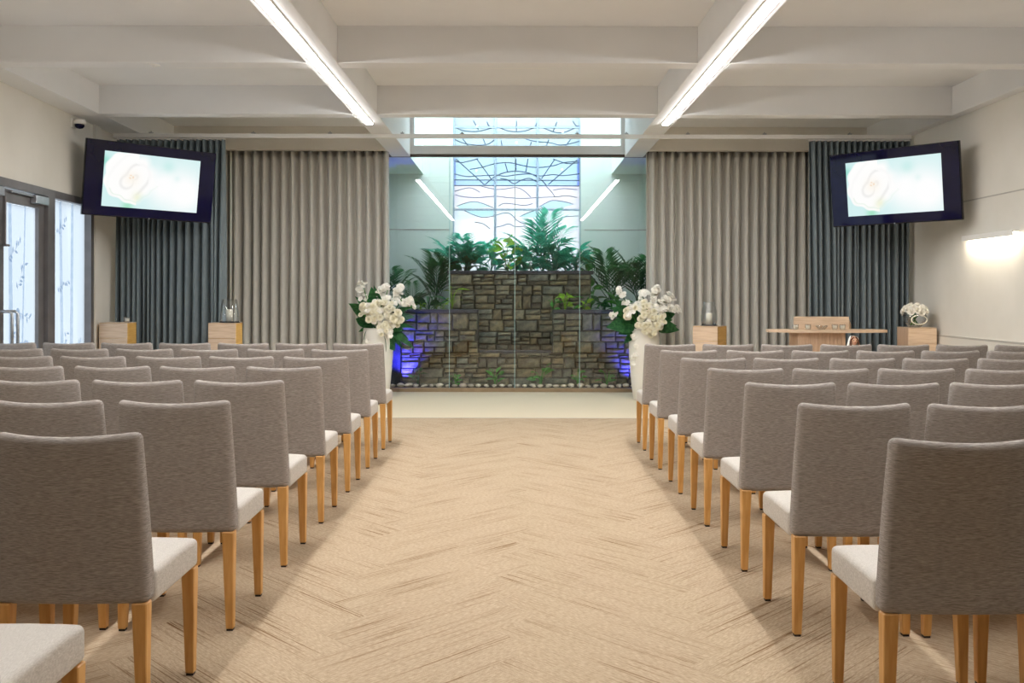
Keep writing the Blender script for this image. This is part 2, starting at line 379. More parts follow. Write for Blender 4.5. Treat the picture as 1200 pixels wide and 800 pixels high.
# ------------------------------------------------------------------ glazed doors and side window on the left
FR = M['alu']
dw = thing('door_1', 'grey framed glazed door with frosted tree pattern and steel pull handle', 'door'); dw['kind'] = 'structure'
def wpart(name, m, par, *boxes, bevel=.004):
    mb = MB()
    for b in boxes: wbox(mb, *b)
    return mb.build(name, m, par, bevel=bevel, seg=1)
wpart('door_frame', 'alu', dw, (-.10, .03, 7.05, 9.40, 2.285, 2.36), (-.10, .03, 9.24, 9.40, 0, 2.285), (-.10, .03, 7.05, 7.16, 0, 2.285), bevel=0)
M['frost'] = frosted('frosted_film', (.118, .122, .127, 1), (.135, .137, .138, 1), 1.6, (1.5, 1.5, .25))
M['trunk'] = frosted('printed_trunk', (.62, .70, .80, 1), (.72, .78, .86, 1), 5, (1, 1, 3))
M['twig'] = frosted('printed_twig', (.42, .50, .62, 1))
def leaf_pane(par, y0, y1, z0, z1, seed, off=-.045):
    rr = random.Random(seed)
    g = MB().add([wl(off, y0, z0), wl(off, y1, z0), wl(off, y1, z1), wl(off, y0, z1)], [(0, 1, 2, 3)]).build('pane', 'frost', par)
    for i in range(rr.choice((3, 4))):                      # printed tree trunks
        y = y0 + (y1 - y0) * (i + .3 + rr.random() * .4) / 4; w = rr.uniform(.03, .09); le = rr.uniform(-.08, .08)
        if y - w < y0 + .09 or y + w > y1 - .09: continue
        MB().add([wl(off + .001, y - w / 2, z0), wl(off + .001, y + w / 2, z0), wl(off + .001, y + le + w * .35, z1), wl(off + .001, y + le - w * .35, z1)],
                 [(0, 1, 2, 3)]).build('tree_print', 'trunk', g)
    mb = MB()
    for i in range(5):                                       # twigs with leaves
        y, z = rr.uniform(y0 + .1, y1 - .3), rr.uniform(z0 + .5, z1 - .25); a = rr.uniform(-.9, 1.2)
        for j in range(7):
            t = j * .045; yy, zz = y + t * math.cos(a), z + t * math.sin(a)
            b = a + rr.choice((-1, 1)) * rr.uniform(.5, 1.1); l = rr.uniform(.05, .085)
            if not (y0 + .02 < yy < y1 - .1): continue
            cy, cz = math.cos(b), math.sin(b)
            mb.add([wl(off + .002, yy, zz), wl(off + .002, yy + l * .5 * cy - .014 * cz, zz + l * .5 * cz + .014 * cy), wl(off + .002, yy + l * cy, zz + l * cz),
                    wl(off + .002, yy + l * .5 * cy + .014 * cz, zz + l * .5 * cz - .014 * cy)], [(0, 1, 2, 3)])
        mb.add([wl(off + .002, y, z - .004), wl(off + .002, y + .3 * math.cos(a), z + .3 * math.sin(a) - .002), wl(off + .002, y + .3 * math.cos(a), z + .3 * math.sin(a) + .002), wl(off + .002, y, z + .004)], [(0, 1, 2, 3)])
    mb.build('twig_print', 'twig', g)
    return g
for (a, b_) in ((8.33, 9.235), (7.165, 8.32)):
    lf = wpart('door_leaf', 'alu', dw, (-.07, -.01, a, a + .075, .02, 2.275), (-.07, -.01, b_ - .12, b_, .02, 2.275),
               (-.07, -.01, a + .075, b_ - .12, 2.155, 2.275), (-.07, -.01, a + .075, b_ - .12, .02, .22), bevel=0)
    leaf_pane(lf, a + .076, b_ - .121, .221, 2.154, int(a * 10))
    hy = a + .05 if a > 8 else b_ - .05
    hd = MB().tube([wl(-.01, hy, 1.17), wl(.09, hy + .03, 1.17), wl(.11, hy + .04, 1.15), wl(.11, hy + .04, .62), wl(.09, hy + .03, .60), wl(-.01, hy, .60)], .014, 10)
    hd.build('handle', 'steel', lf, True)
    cl = wpart('door_closer', 'steel', lf, (-.01, .05, b_ - .30, b_ - .02, 2.19, 2.27), (.0, .03, b_ - .75, b_ - .30, 2.245, 2.262), bevel=.004)
wpart('flush_bolt', 'alu', dw, (.0, .03, 8.36, 8.375, 1.75, 2.2), (.0, .05, 8.34, 8.40, 1.75, 1.77))
w1 = thing('window_1', 'tall frosted side window with printed tree pattern beside the door', 'window'); w1['kind'] = 'structure'
wpart('window_frame', 'alu', w1, (-.10, .03, 9.401, 10.42, 2.285, 2.36), (-.10, .03, 10.34, 10.42, 0, 2.285), (-.10, .03, 9.401, 10.34, 0, .1), bevel=0)
leaf_pane(w1, 9.402, 10.339, .101, 2.284, 5)

# ------------------------------------------------------------------ frameless glass wall and transom
gx = [-1.78, (526.7 - CX) * YG / F, (603.3 - CX) * YG / F, (679.3 - CX) * YG / F, 1.78]
gw = thing('window_2', 'frameless floor to ceiling glass wall in front of the indoor garden', 'window'); gw['kind'] = 'structure'
for a, b_ in zip(gx, gx[1:]):
    MB().box(a + .004, b_ - .004, YG - .006, YG + .006, .05, H0 + .005).build('glass_panel', 'glass', gw)
for a in gx[1:-1]:
    MB().box(a - .0038, a + .0038, YG - .0055, YG + .0055, .05, H0 + .005).build('glass_joint', 'edge', gw)
MB().box(-2.2, 2.2, YG - .05, YG + .05, .0, .05).build('sill_kerb', mk('kerb_brown', rgb(150, 128, 100), .6, rgb(160, 138, 110), 10), gw)
MB().box(-2.2, 2.2, YG - .03, YG + .03, H0 - .0, H0 + .035).build('head_channel', 'bronze', gw)
MB().box(-XI + .001, XI - .001, YG - .04, YG + .04, H0 + .036, 3.36).build('transom_rail', 'beam', gw)
for x in (-1.44, 1.44):
    MB().box(x - .03, x + .03, YG - .04, YG + .04, 3.36, 4.3).build('transom_mullion', 'beam', gw)
MB().box(-1.409, 1.409, YG - .005, YG + .005, 3.361, 4.299).build('transom_glass', 'glass', gw)

# ------------------------------------------------------------------ garden court behind the glass
YW = 14.67
SOIL = .045
gd = MB()
X0, X1, Z0, Z1 = -1.008, .992, 1.70, 4.35
gd.box(-3.15, X0, YW, YW + .2, -.1, 4.9); gd.box(X1, 3.15, YW, YW + .2, -.1, 4.9)
gd.box(X0, X1, YW, YW + .2, -.1, Z0); gd.box(X0, X1, YW, YW + .2, Z1, 4.9)
gd = struct(gd.build('wall_garden', 'garden'), 'pale green rendered wall of the garden court around the stained window', 'wall')
for s in (-1, 1):
    a, b_ = sorted((s * 3.0, s * 3.15)); MB().box(a, b_, 12.75, YW, -.1, 4.9).build('side_return', 'garden', gd)
    a, b_ = sorted((s * 1.47, s * 3.0)); MB().box(a, b_, 12.905, YW, H0, 4.9).build('soffit_box', 'garden', gd)
    a, b_ = sorted((s * 1.05, s * 2.99))
    MB().box(a, b_, YW - .004, YW, 2.335, 2.35).build('render_joint', 'groove', gd)
struct(MB().box(-3.0, 3.0, 12.902, YW, -.1, SOIL).build('floor_garden', 'soil'), 'bare soil bed of the garden court behind the glass', 'soil bed')
M['roofglass'] = glassm('roof_glass', (.95, .97, .97, 1))
struct(MB().box(-1.6, 1.6, 12.86, 14.9, 4.9, 4.91).build('window_3', 'roofglass'), 'clear rooflight over the garden court', 'window')

# stained glass window
sg = thing('window_4', 'tall stained glass window with blue sky sunrays and rolling hills', 'window'); sg['kind'] = 'structure'
ZS = 5.0
def sp(x, y): p = P(520 + x / ZS, 130 + y / ZS, YW); return p.x, p.z
cols = [(X0, -.352), (-.342, .310), (.320, X1)]
def wave(i, x): return .028 * math.sin(2.1 * x + i * 1.7) + .018 * math.sin(5.3 * x + i * 2.9)
bands = [(-120, 0), (20, .6), (110, 1), (190, 1), (300, 1), (372, .6), (402, 0), (434, 0), (470, .7), (505, .5), (535, 1), (577, 0), (625, 1), (680, 1), (745, 1), (990, 0)]
bcol = [(.27, .33, .36), (.27, .335, .36), (.24, .325, .365), (.225, .32, .37), (.205, .305, .375), (.22, .31, .37), (.19, .285, .36), (.335, .325, .36), (.34, .33, .355),
        (.335, .33, .36), (.335, .34, .36), (.30, .345, .36), (.33, .345, .36), (.34, .345, .36), (.33, .35, .365), (.33, .35, .365)]
SGM = {}
for bi in range(len(bands) - 1):
    for ci, (a, b_) in enumerate(cols):
        zs = []
        for j in (bi, bi + 1):
            zb = sp(0, bands[j][0])[1]; zs.append([max(Z0, min(Z1, zb + bands[j][1] * wave(j, a + (b_ - a) * t / 12))) for t in range(13)])
        mb = MB()
        vs = [(a + (b_ - a) * t / 12, YW + .06, zs[q][t]) for q in (0, 1) for t in range(13)]
        mb.add(vs, [(t + 13, t + 14, t + 1, t) for t in range(12)])
        c = bcol[bi]; k = (bi, ci); v = random.uniform(.94, 1.05)
        SGM[k] = frosted('stained_pane', (c[0] * v * .52, c[1] * v * .48, c[2] * .45, 1))
        mb.build('pane', SGM[k], sg)
HILL = frosted('stained_hill', (.68, .94, .98, 1)); SUN = frosted('stained_sun', (.98, .97, .93, 1)); VIO = frosted('stained_violet', (.40, .45, .92, 1))
def spoly(pts, m, name='pane', off=.055):
    vs = [(sp(x, y)[0], YW + off, sp(x, y)[1]) for x, y in pts]
    return MB().add(vs, [list(range(len(vs)))]).build(name, m, sg)
spoly([(75, 556), (120, 540), (170, 530), (220, 538), (280, 562), (180, 570), (90, 570)], HILL)
spoly([(560, 556), (620, 526), (660, 524), (720, 532), (758, 544), (700, 562), (600, 572)], HILL)
spoly([(120, 582), (160, 600), (220, 620), (290, 612), (290, 582)], HILL)
spoly([(446, 616), (480, 600), (520, 584), (540, 584), (540, 620), (480, 622)], HILL)
spoly([(310, 398), (330, 372), (370, 356), (425, 350), (480, 356), (520, 372), (540, 398), (480, 400), (380, 400)], SUN)
spoly([(782, 275), (797, 275), (797, 434), (782, 434)], VIO); spoly([(55, 275), (66, 275), (66, 434), (55, 434)], VIO)
leads = [[(58, 90), (110, 112), (180, 118), (240, 108), (290, 92)], [(320, 92), (370, 112), (425, 118), (480, 112), (530, 92)], [(575, 92), (640, 118), (690, 124), (740, 108), (790, 82)],
         [(250, 60), (262, 84), (282, 94), (300, 84)], [(545, 62), (535, 84), (520, 100)], [(755, 56), (775, 82), (798, 94)], [(170, 52), (200, 108)], [(424, 55), (424, 115)], [(662, 60), (640, 115)],
         [(62, 165), (120, 188), (200, 198), (260, 190), (300, 160)], [(480, 162), (540, 176), (620, 182), (680, 196), (740, 188), (795, 172)], [(108, 160), (150, 214)], [(228, 160), (250, 212)], [(334, 170), (342, 214)], [(512, 178), (500, 214)], [(615, 164), (596, 210)], [(745, 160), (704, 212)],
         [(62, 290), (100, 300), (160, 288), (200, 276)], [(150, 340), (220, 328), (300, 306), (380, 300), (440, 312), (500, 324), (560, 328), (640, 318), (700, 300), (790, 290)], [(70, 280), (236, 430)], [(192, 280), (276, 396)], [(358, 304), (372, 352)], [(422, 276), (422, 346)], [(492, 278), (480, 352)], [(648, 282), (572, 394)], [(780, 284), (612, 428)], [(640, 278), (720, 304), (790, 300)],
         [(60, 366), (130, 382), (200, 378), (300, 374), (360, 380), (420, 372), (500, 366), (560, 378), (640, 370), (700, 376), (795, 364)], [(60, 402), (795, 404)], [(58, 435), (798, 436)], [(240, 430), (290, 388), (350, 360), (425, 350), (500, 362), (560, 392), (600, 432)], [(330, 394), (370, 400), (410, 424), (450, 404), (500, 392), (540, 410)],
         [(60, 470), (150, 448), (210, 474)], [(66, 490), (120, 502), (200, 506), (300, 498), (380, 506), (470, 510), (560, 504), (660, 500), (720, 494), (780, 504)], [(220, 440), (320, 458), (420, 446), (470, 466), (510, 504)], [(320, 556), (350, 540), (400, 542), (470, 552), (520, 540)], [(600, 440), (630, 470), (650, 500)], [(640, 462), (700, 452), (780, 458)],
         [(75, 556), (120, 540), (170, 530), (220, 538), (290, 566)], [(560, 558), (620, 526), (660, 522), (720, 532), (760, 544)], [(120, 582), (170, 606), (230, 622), (290, 614), (350, 596), (390, 602), (430, 640), (480, 664)], [(446, 616), (490, 596), (530, 582)], [(300, 680), (340, 672), (380, 660), (420, 676), (480, 672)], [(180, 650), (230, 660), (270, 690)], [(640, 650), (700, 620), (790, 612)]]
for l in leads:
    pts = []
    for i in range(len(l) - 1):
        p0, p1, p2, p3 = l[max(i - 1, 0)], l[i], l[i + 1], l[min(i + 2, len(l) - 1)]
        for t in (0, .25, .5, .75):
            pts.append(tuple(.5 * (2 * p1[k] + (p2[k] - p0[k]) * t + (2 * p0[k] - 5 * p1[k] + 4 * p2[k] - p3[k]) * t * t + (3 * p1[k] - p0[k] - 3 * p2[k] + p3[k]) * t ** 3) for k in (0, 1)))
    pts.append(l[-1])
    MB().tube([(sp(x, y)[0], YW + .05, sp(x, y)[1]) for x, y in pts], .0075 if l[0][1] < 440 else .0055, 4).build('lead_line', 'lead', sg)
for (x, y) in ((194, 86), (425, 182), (692, 346 - 8), (190, 347), (695, 118)):
    c = sp(x, y); MB().lathe([(.0, 0), (.02, 0), (.02, .012), (0, .012)], 12).build('roundel', 'petalc', sg, rot=(PI / 2, 0, 0), loc=(c[0], YW + .052, c[1]))
for x in (-.347, .315): MB().box(x - .014, x + .014, YW + .03, YW + .075, Z0, Z1).build('mullion', 'mull', sg)
for z in (2.66, 3.95): MB().box(X0, X1, YW + .035, YW + .07, z - .012, z + .012).build('glazing_bar', 'mull', sg)
MB().box(X0 - .0, X0 + .02, YW + .02, YW + .09, Z0, Z1).build('window_frame', 'mull', sg); MB().box(X1 - .02, X1, YW + .02, YW + .09, Z0, Z1).build('window_frame', 'mull', sg)

# stone walls of the water feature, every stone its own piece
def stone_field(par, x0, x1, z0, z1, yf, hole=None, seed=1):
    rr = random.Random(seed); z = z0
    while z < z1 - .03:
        h = rr.uniform(.13, .21); h = z1 - z if z1 - z - h < .12 else h
        if hole and z < hole[2] < z + h: h = hole[2] - z
        x = x0
        while x < x1 - .02:
            w = rr.uniform(.13, .36)
            if x1 - x - w < .12: w = x1 - x
            a, b_ = x, x + w; x += w
            if hole and z + h * .5 > hole[2]:
                if a >= hole[0] and b_ <= hole[1]: continue
                if a < hole[0] < b_: b_ = hole[0]
                elif a < hole[1] < b_: a = hole[1]
                if b_ - a < .04: continue
            n = rr.choice((1, 2, 2, 3)) if h > .155 else rr.choice((1, 2, 2)); cuts = sorted([0, 1] + [(i + rr.uniform(-.25, .25)) / n for i in range(1, n)]); sub = []
            for c0, c1 in zip(cuts, cuts[1:]):
                if b_ - a > .26 and rr.random() < .5:
                    m_ = a + (b_ - a) * rr.uniform(.3, .7); sub += [(a, m_, z + h * c0, z + h * c1), (m_, b_, z + h * c0, z + h * c1)]
                else: sub.append((a, b_, z + h * c0, z + h * c1))
            for (xa, xb, za, zb) in sub:
                g = rr.uniform(.0008, .0035); d = rr.uniform(.0, .035); j = lambda s=.007: rr.uniform(-s, s)
                cx, cz = (xa + xb) / 2, (za + zb) / 2; hw, hh = (xb - xa) / 2 - g, (zb - za) / 2 - g
                B = [(-hw, .10, -hh), (hw, .10, -hh), (hw, .10, hh), (-hw, .10, hh)]
                mid = [(-hw + abs(j()), .012, -hh + abs(j(.005))), (hw - abs(j()), .012, -hh + abs(j(.005))), (hw - abs(j()), .012, hh - abs(j(.005))), (-hw + abs(j()), .012, hh - abs(j(.005)))]
                Ft = [(p[0] * .88 + j(), -d + j(.008), p[2] * .8 + j(.004)) for p in mid]; ctr = (j(.02), -d - rr.uniform(.004, .016), j(.008))
                MB().add(B + mid + Ft + [ctr], [(0, 1, 5, 4), (1, 2, 6, 5), (2, 3, 7, 6), (3, 0, 4, 7), (4, 5, 9, 8), (5, 6, 10, 9), (6, 7, 11, 10), (7, 4, 8, 11), (8, 9, 12), (9, 10, 12), (10, 11, 12), (11, 8, 12)]
                         ).build('stone', 'stone', par, loc=(cx, yf, cz))
        z += h
YL, YU = 13.3, 13.78
HL, HU = 1.07, 1.63
lw = thing('stone_wall', 'low grey ledge-stone wall with a central notch at the foot of the garden', 'stone wall', (0, YL, 0))
NX0, NX1, NZ = -.556, .51, .50
core = MB().box(-1.64, NX0, YL + .09, YL + .3, 0, HL).box(NX1, 1.75, YL + .09, YL + .3, 0, HL).box(NX0, NX1, YL + .09, YL + .3, 0, NZ)
o = core.build('wall_core', 'mortar', lw); o.location.y = -YL
stone_field(lw, -1.64, 1.75, 0, HL, 0, (NX0, NX1, NZ), 3)
for a, b_, z in ((-1.66, NX0, HL), (NX1, 1.77, HL)): MB().box(a, b_, -.03, .3, z, z + .045).build('cap_slab', 'slab', lw, bevel=.006)
MB().box(NX0 + .02, NX1 - .02, .03, .26, NZ, NZ + .03).build('spill_ledge', 'slab', lw, bevel=.006)
uw = thing('stone_wall', 'taller mottled stone wall set back below the stained glass window', 'stone wall', (0, YU, 0))
o = MB().box(-.99, 1.09, YU + .09, YU + .3, 0, HU).build('wall_core', 'mortar', uw); o.location.y = -YU
stone_field(uw, -.99, 1.09, .45, HU, 0, None, 8)
MB().box(-1.02, 1.12, -.035, .3, HU, HU + .05).build('cap_slab', 'slab', uw, bevel=.006)
pl = struct(MB().box(-.98, 1.08, YU + .31, YW - .001, 0, HU - .02).box(-2.99, -.99, YL + .31, YW - .001, 0, HL - .03).box(1.09, 2.99, YL + .31, YW - .001, 0, HL - .03)
            .build('floor_planter', 'soil'), 'dark planter soil on top of the stone walls', 'soil')
for a, b_ in ((-2.99, -1.665), (1.775, 2.99)): MB().box(a, b_, .1, .3, 0, HL).build('dark_gap_block', 'slab', lw)  # dark block added past each wall end, standing in for the gap's shade

# pebbles along the glass
pbm = []
for k in range(6):
    mb = MB().ball((0, 0, 0), (random.uniform(.03, .05), random.uniform(.025, .035), random.uniform(.018, .026)), 8, 5); pbm.append(mb.mesh('pebble', True)); pbm[-1].materials.append(M['pebble'])
px_ = -1.72
while px_ < 1.72:
    for yy in (12.965, 13.05):
        b = obj('pebble', random.choice(pbm), None, None, (px_ + random.uniform(-.012, .012), yy + random.uniform(-.008, .008), .026), (0, 0, random.uniform(-.3, .3)))
        s_ = random.uniform(.7, 1.25); b.scale = (s_, s_, s_); b.location.z = SOIL + .024 * s_
        tag(b, 'small smooth cream pebble on the soil just behind the glass', 'pebble', 'pebbles behind the glass')
    px_ += .108

# blue garden uplights
for x, e, lb in ((-1.6, 150, 'black uplight casting blue light at the left end of the stone wall'), (1.6, 60, 'black uplight casting blue light at the right end of the stone wall')):
    t = thing('garden_uplight', lb, 'light', (x, 13.12, SOIL))
    MB().lathe([(.0, 0), (.03, 0), (.03, .05), (.026, .055), (0, .055)], 14).build('housing', 'black', t, True)
    L_ = bpy.data.lights.new('uplight_lamp', 'SPOT'); L_.energy = e; L_.color = (.05, .045, 1); L_.spot_size = 1.7; L_.spot_blend = .8; L_.shadow_soft_size = .03
    lo = bpy.data.objects.new('lamp', L_); C.objects.link(lo); lo.parent = t; lo.location = (0, 0, .075); lo.rotation_euler = (PI - .45, 0, 0)

# ------------------------------------------------------------------ garden plants
def frond_mesh(L=.6, n=12, ll=.27, droop=.36, w=.012, rr=random):
    mb = MB(); pts = []
    for i in range(9):
        t = i / 8; pts.append(Vector((t * L * (1 - .25 * t), 0, L * .75 * t - droop * L * t * t)))
    mb.tube(pts, [.005 * (1 - .7 * i / 8) for i in range(9)], 4)
    def at(t):
        f_ = t * 8; i = min(int(f_), 7); return pts[i].lerp(pts[i + 1], f_ - i), (pts[i + 1] - pts[i]).normalized()
    for i in range(n):
        t = .22 + .78 * i / (n - 1); p, tg = at(t); l = ll * (1 - .45 * abs(t - .45) * 1.6) * rr.uniform(.9, 1.1)
        for s in (-1, 1):
            d = (tg * .75 + Vector((0, s * .8, .12))).normalized(); q = d.cross(Vector((0, 0, 1))).normalized() * w
            e = p + d * l - Vector((0, 0, l * .18)); m_ = p + d * l * .45
            mb.add([p, m_ + q, e, m_ - q], [(0, 1, 2, 3)])
    return mb.mesh('frond')
FM = {}
for k, m in (('d', 'leaf'), ('b', 'leafb'), ('m', 'leafmid')):
    FM[k] = []
    for i in range(4):
        me = frond_mesh(rr=random.Random(i)); me.materials.append(M[m]); FM[k].append(me)
def palm(loc, h, nf, kind, label, spread=1.0, up=.2, seed=0, rz0=0):
    rr = random.Random(seed); t = thing('palm_plant', label, 'plant', loc, 0, None)
    MB().tube([(0, 0, -.03), (.01, 0, h * .12), (0, .005, h * .25)], [.016, .014, .01], 6).build('stem', 'leafmid', t)
    for i in range(nf):
        s_ = h * rr.uniform(.8, 1.1) / .62; an = rz0 + 2 * PI * i / nf + rr.uniform(-.3, .3); el = rr.uniform(up - .25, up + .3)
        if math.sin(an) > .2: an = -an if rr.random() < .6 else (.15 if math.cos(an) > 0 else PI - .15)
        o = obj('frond', FM[kind][i % 4], None, t, (0, 0, h * rr.uniform(.05, .25)), (0, -el, an))
        o.scale = (s_ * spread, s_ * spread, s_)
    return t
def leaf_mesh(L, w, bend=.3):
    mb = MB(); n = 6; vs = []
    for i in range(n + 1):
        t = i / n; ww = w * math.sin(PI * min(1, t ** .8 * .98 + .02)) ; z = L * (.25 * t - bend * t * t)
        vs += [(L * t, -ww, z + ww * .3), (L * t, 0, z), (L * t, ww, z + ww * .3)]
    fs = []
    for i in range(n):
        a = i * 3; fs += [(a, a + 3, a + 4, a + 1), (a + 1, a + 4, a + 5, a + 2)]
    return mb.add(vs, fs).mesh('leaf', True)
LM = {}
for m in ('leaf', 'leafb', 'leaflime', 'leafmid'):
    LM[m] = [leaf_mesh(1, .22, .3), leaf_mesh(1, .3, .5), leaf_mesh(1, .085, .7)]
    for x in LM[m]: x.materials.append(M[m])
def bush(loc, h, nl, m, label, shape=0, wide=1.0, seed=0, lsz=.5, name='leafy_plant'):
    rr = random.Random(seed); t = thing(name, label, 'plant', loc, 0)
    st = MB()
    for i in range(nl):
        a = 2 * PI * i / nl * 2.4 + rr.uniform(-.3, .3); zz = h * rr.uniform(.15, .8); r0 = wide * h * rr.uniform(.05, .22)
        bx_, by_ = r0 * math.cos(a), r0 * math.sin(a); st.tube([(0, 0, -.02), (bx_ * .4, by_ * .4, zz * .6), (bx_, by_, zz)], .004, 4)
        o = obj('leaf', LM[m][shape if rr.random() < .75 else (shape + 1) % 3], None, t, (bx_, by_, zz), (0, 0, 0)); o.rotation_mode = 'QUATERNION'
        o.rotation_quaternion = Euler((0, -rr.uniform(-.1, .8), a)).to_quaternion() @ Quaternion((1, 0, 0), rr.uniform(-1.1, 1.1))
        s_ = h * lsz * rr.uniform(.75, 1.15); o.scale = (s_, s_, s_)
    st.build('stem', m, t)
    return t
def gp(px, Y, z): return ((px - CX) * Y / F, Y, z)
YA, YPL = 14.3, 14.0
zt, zl = HU - .02, HL - .03
# on the tall wall
palm(gp(536, YA, zt), .74, 9, 'b', 'arching blue-green palm at the left end of the tall stone wall', seed=1)
palm(gp(562, YA, zt), .60, 9, 'b', 'shorter blue-green palm beside the arching palm on the tall wall', seed=2)
bush(gp(594, YA - .1, zt), .66, 16, 'leaflime', 'bright lime broadleaf plant at the middle of the tall wall', 1, .9, 3, .42)
bush(gp(604, YA - .22, zt), .36, 14, 'leafb', 'small dark green plant in front of the lime broadleaf', 1, 1.2, 4, .5)
palm(gp(636, YA, zt), .86, 10, 'b', 'tallest teal palm standing before the right side of stained glass', seed=5, up=.5)
bush(gp(622, YA - .12, zt), .44, 16, 'leafb', 'low dark leafy plant at the foot of the tallest palm', 1, 1.2, 6, .5)
palm(gp(662, YA, zt), .56, 9, 'b', 'low spreading teal palm near the right edge of stained glass', seed=7)
bush(gp(648, YA - .15, zt), .42, 16, 'leafb', 'dark shrub between two teal palms on the tall wall', 0, 1.2, 8, .55)
bush(gp(575, YA - .16, zt), .40, 16, 'leafb', 'dark shrub left of the lime broadleaf on the tall wall', 0, 1.2, 9, .55)
bush(gp(545, YA - .16, zt), .42, 16, 'leaf', 'dark shrub under the arching palm', 0, 1.2, 10, .55)
bush(gp(688, YA, zt - .02), .50, 8, 'leafmid', 'green plant with big heart-shaped leaves at the right end of the tall wall', 1, .8, 11, .4)
for i, (px, h, lb) in enumerate(((549, .66, 'strappy teal plant between the two palms left of the lime broadleaf'), (528, .52, 'strappy teal plant at the far left end of the tall wall'), (614, .50, 'strappy teal plant right of the lime broadleaf'), (650, .62, 'strappy teal plant right of the tallest palm'), (674, .50, 'strappy teal plant by the right edge of stained glass'))):
    bush(gp(px, YA - .05, zt), h, 30, 'leafb', lb, 2, 1.0, 60 + i, .5)
# on the low wall, left
palm(gp(457, YPL, zl), .78, 9, 'd', 'dark palm partly behind the left curtain edge', seed=12, up=.45)
palm(gp(484, YPL - .15, zl), .48, 11, 'd', 'dark fan of palm fronds above the left flower arrangement', seed=13, up=.3)
palm(gp(511, YPL + .2, zl), .98, 9, 'd', 'tall dark palm in the corner left of the tall stone wall', seed=14, up=.6, spread=.8)
bush(gp(502, YPL - .3, zl), .34, 12, 'leaf', 'dark strappy plant on the left low wall', 2, 1.1, 15, .75)
bush(gp(492, YPL - .32, zl), .22, 6, 'leaflime', 'little yellow-green plant on the left low wall behind flowers', 1, 1, 16, .42)
bush(gp(518, YPL - .4, zl), .20, 5, 'leaflime', 'yellow-green tuft at the corner of the tall wall', 1, 1, 17, .42)
bush(gp(530, 13.72, HL + .07), .36, 7, 'leaflime', 'lime tuft leaning against the left of the tall stone wall', 2, 1, 18, .45).location.y = 13.66
bush(gp(476, YPL - .35, zl), .26, 10, 'leafmid', 'green filler plant behind the left white flowers', 0, 1.2, 19, .6)
# on the low wall, right
bush(gp(662, 13.58, HL + .02), .34, 9, 'leaflime', 'yellow-lime plant in front of the tall stone wall on the right', 1, .9, 20, .42)
bush(gp(648, 13.56, HL + .02), .20, 7, 'leafmid', 'small green plant left of the yellow-lime plant', 0, 1.1, 21, .55)
palm(gp(716, YPL, zl), .92, 11, 'd', 'large dark feathery palm on the right low wall', seed=22, up=.5)
palm(gp(748, YPL, zl), .90, 9, 'd', 'dark palm partly behind the right curtain edge', seed=23, up=.55)
bush(gp(692, YPL - .2, zl), .52, 14, 'leafmid', 'mid green leafy shrub at the right corner of the tall wall', 0, 1, 24, .4)
bush(gp(708, YPL - .3, zl), .38, 12, 'leaf', 'dark leafy shrub under the feathery palm', 0, 1.1, 25, .5)
bush(gp(684, YPL - .42, zl), .24, 7, 'leaflime', 'yellow-green tuft on the right low wall', 1, 1, 26, .45)
bush(gp(724, YPL - .35, zl), .32, 12, 'leafmid', 'green filler plant behind the right white flowers', 0, 1.1, 27, .55)
# at the foot of the low wall
for i, (px, h, lb) in enumerate(((490, .26, 'first little green plant along the glass, nearest the blue light'), (534, .22, 'second little plant along the glass, thin and pale'), (580, .30, 'third little plant along the glass, with paired leaves'),
                                 (634, .34, 'fourth little plant along the glass, the tallest seedling'), (677, .26, 'fifth little plant along the glass, at the right glass joint'), (711, .30, 'last little plant along the glass, nearest the right vase'))):
    bush(gp(px, 13.14, SOIL), h, 9, 'leafmid' if i != 0 else 'leaf', lb, 0, 1.1, 40 + i, .42)

# ------------------------------------------------------------------ curtains
def curtain(name, x0, x1, y, zt_, folds, amp, mat, label, seed, botamp=1.5, irr=.2, tilt=0, topf=None):
    rr = random.Random(seed); nx = folds * 14; nz = 26; t = thing(name, label, 'curtain', ((x0 + x1) / 2, y, 0))
    ph = [rr.uniform(-1, 1) for _ in range(folds + 3)]; am = [rr.uniform(.7, 1.3) for _ in range(folds + 3)]
    wd_ = [1 + irr * .55 * rr.uniform(-1, 1) for _ in range(folds)]; tw = sum(wd_); cum = [0]
    for w_ in wd_: cum.append(cum[-1] + w_ / tw)
    vs = []
    for j in range(nz + 1):
        v = j / nz; z = .015 + (zt_ - .015) * (1 - v)        # v: 0 top .. 1 bottom
        for i in range(nx + 1):
            u = i / nx; fu = u * folds; k = int(fu); fr = fu - k
            lerp = lambda a: a[k] * (1 - fr) + a[k + 1] * fr
            s = math.sin(2 * PI * fu + irr * v * 3 * lerp(ph)); s = math.copysign(abs(s) ** .75, s)
            a = amp * (1 + (botamp - 1) * v * lerp(am))
            if topf: s += .5 * (1 - v) ** 6 * math.sin(2 * PI * fu * topf)
            ku = cum[min(k, folds)] + ((cum[min(k + 1, folds)] - cum[min(k, folds)]) * fr if k < folds else 0); uu = u * (1 - min(1, v * 3)) + ku * min(1, v * 3)
            x = x0 + (x1 - x0) * uu + irr * .14 * v * lerp(ph) * (x1 - x0) / folds * 3 * math.sin(PI * u) + .25 * amp * math.cos(2 * PI * fu) * v
            vs.append((x - (x0 + x1) / 2, a * s + tilt * v * (u - .5), z))
    n1 = nx + 1; fs = [(j * n1 + i, j * n1 + i + 1, (j + 1) * n1 + i + 1, (j + 1) * n1 + i) for j in range(nz) for i in range(nx)]
    o = MB().add(vs, fs).build('drape', mat, t, True)
    md = o.modifiers.new('cloth_thickness', 'SOLIDIFY'); md.thickness = .004
    MB().box(-(x1 - x0) / 2, (x1 - x0) / 2, -.012, .012, zt_ + .007, zt_ + .02).build('curtain_track', 'white', t)
    return t
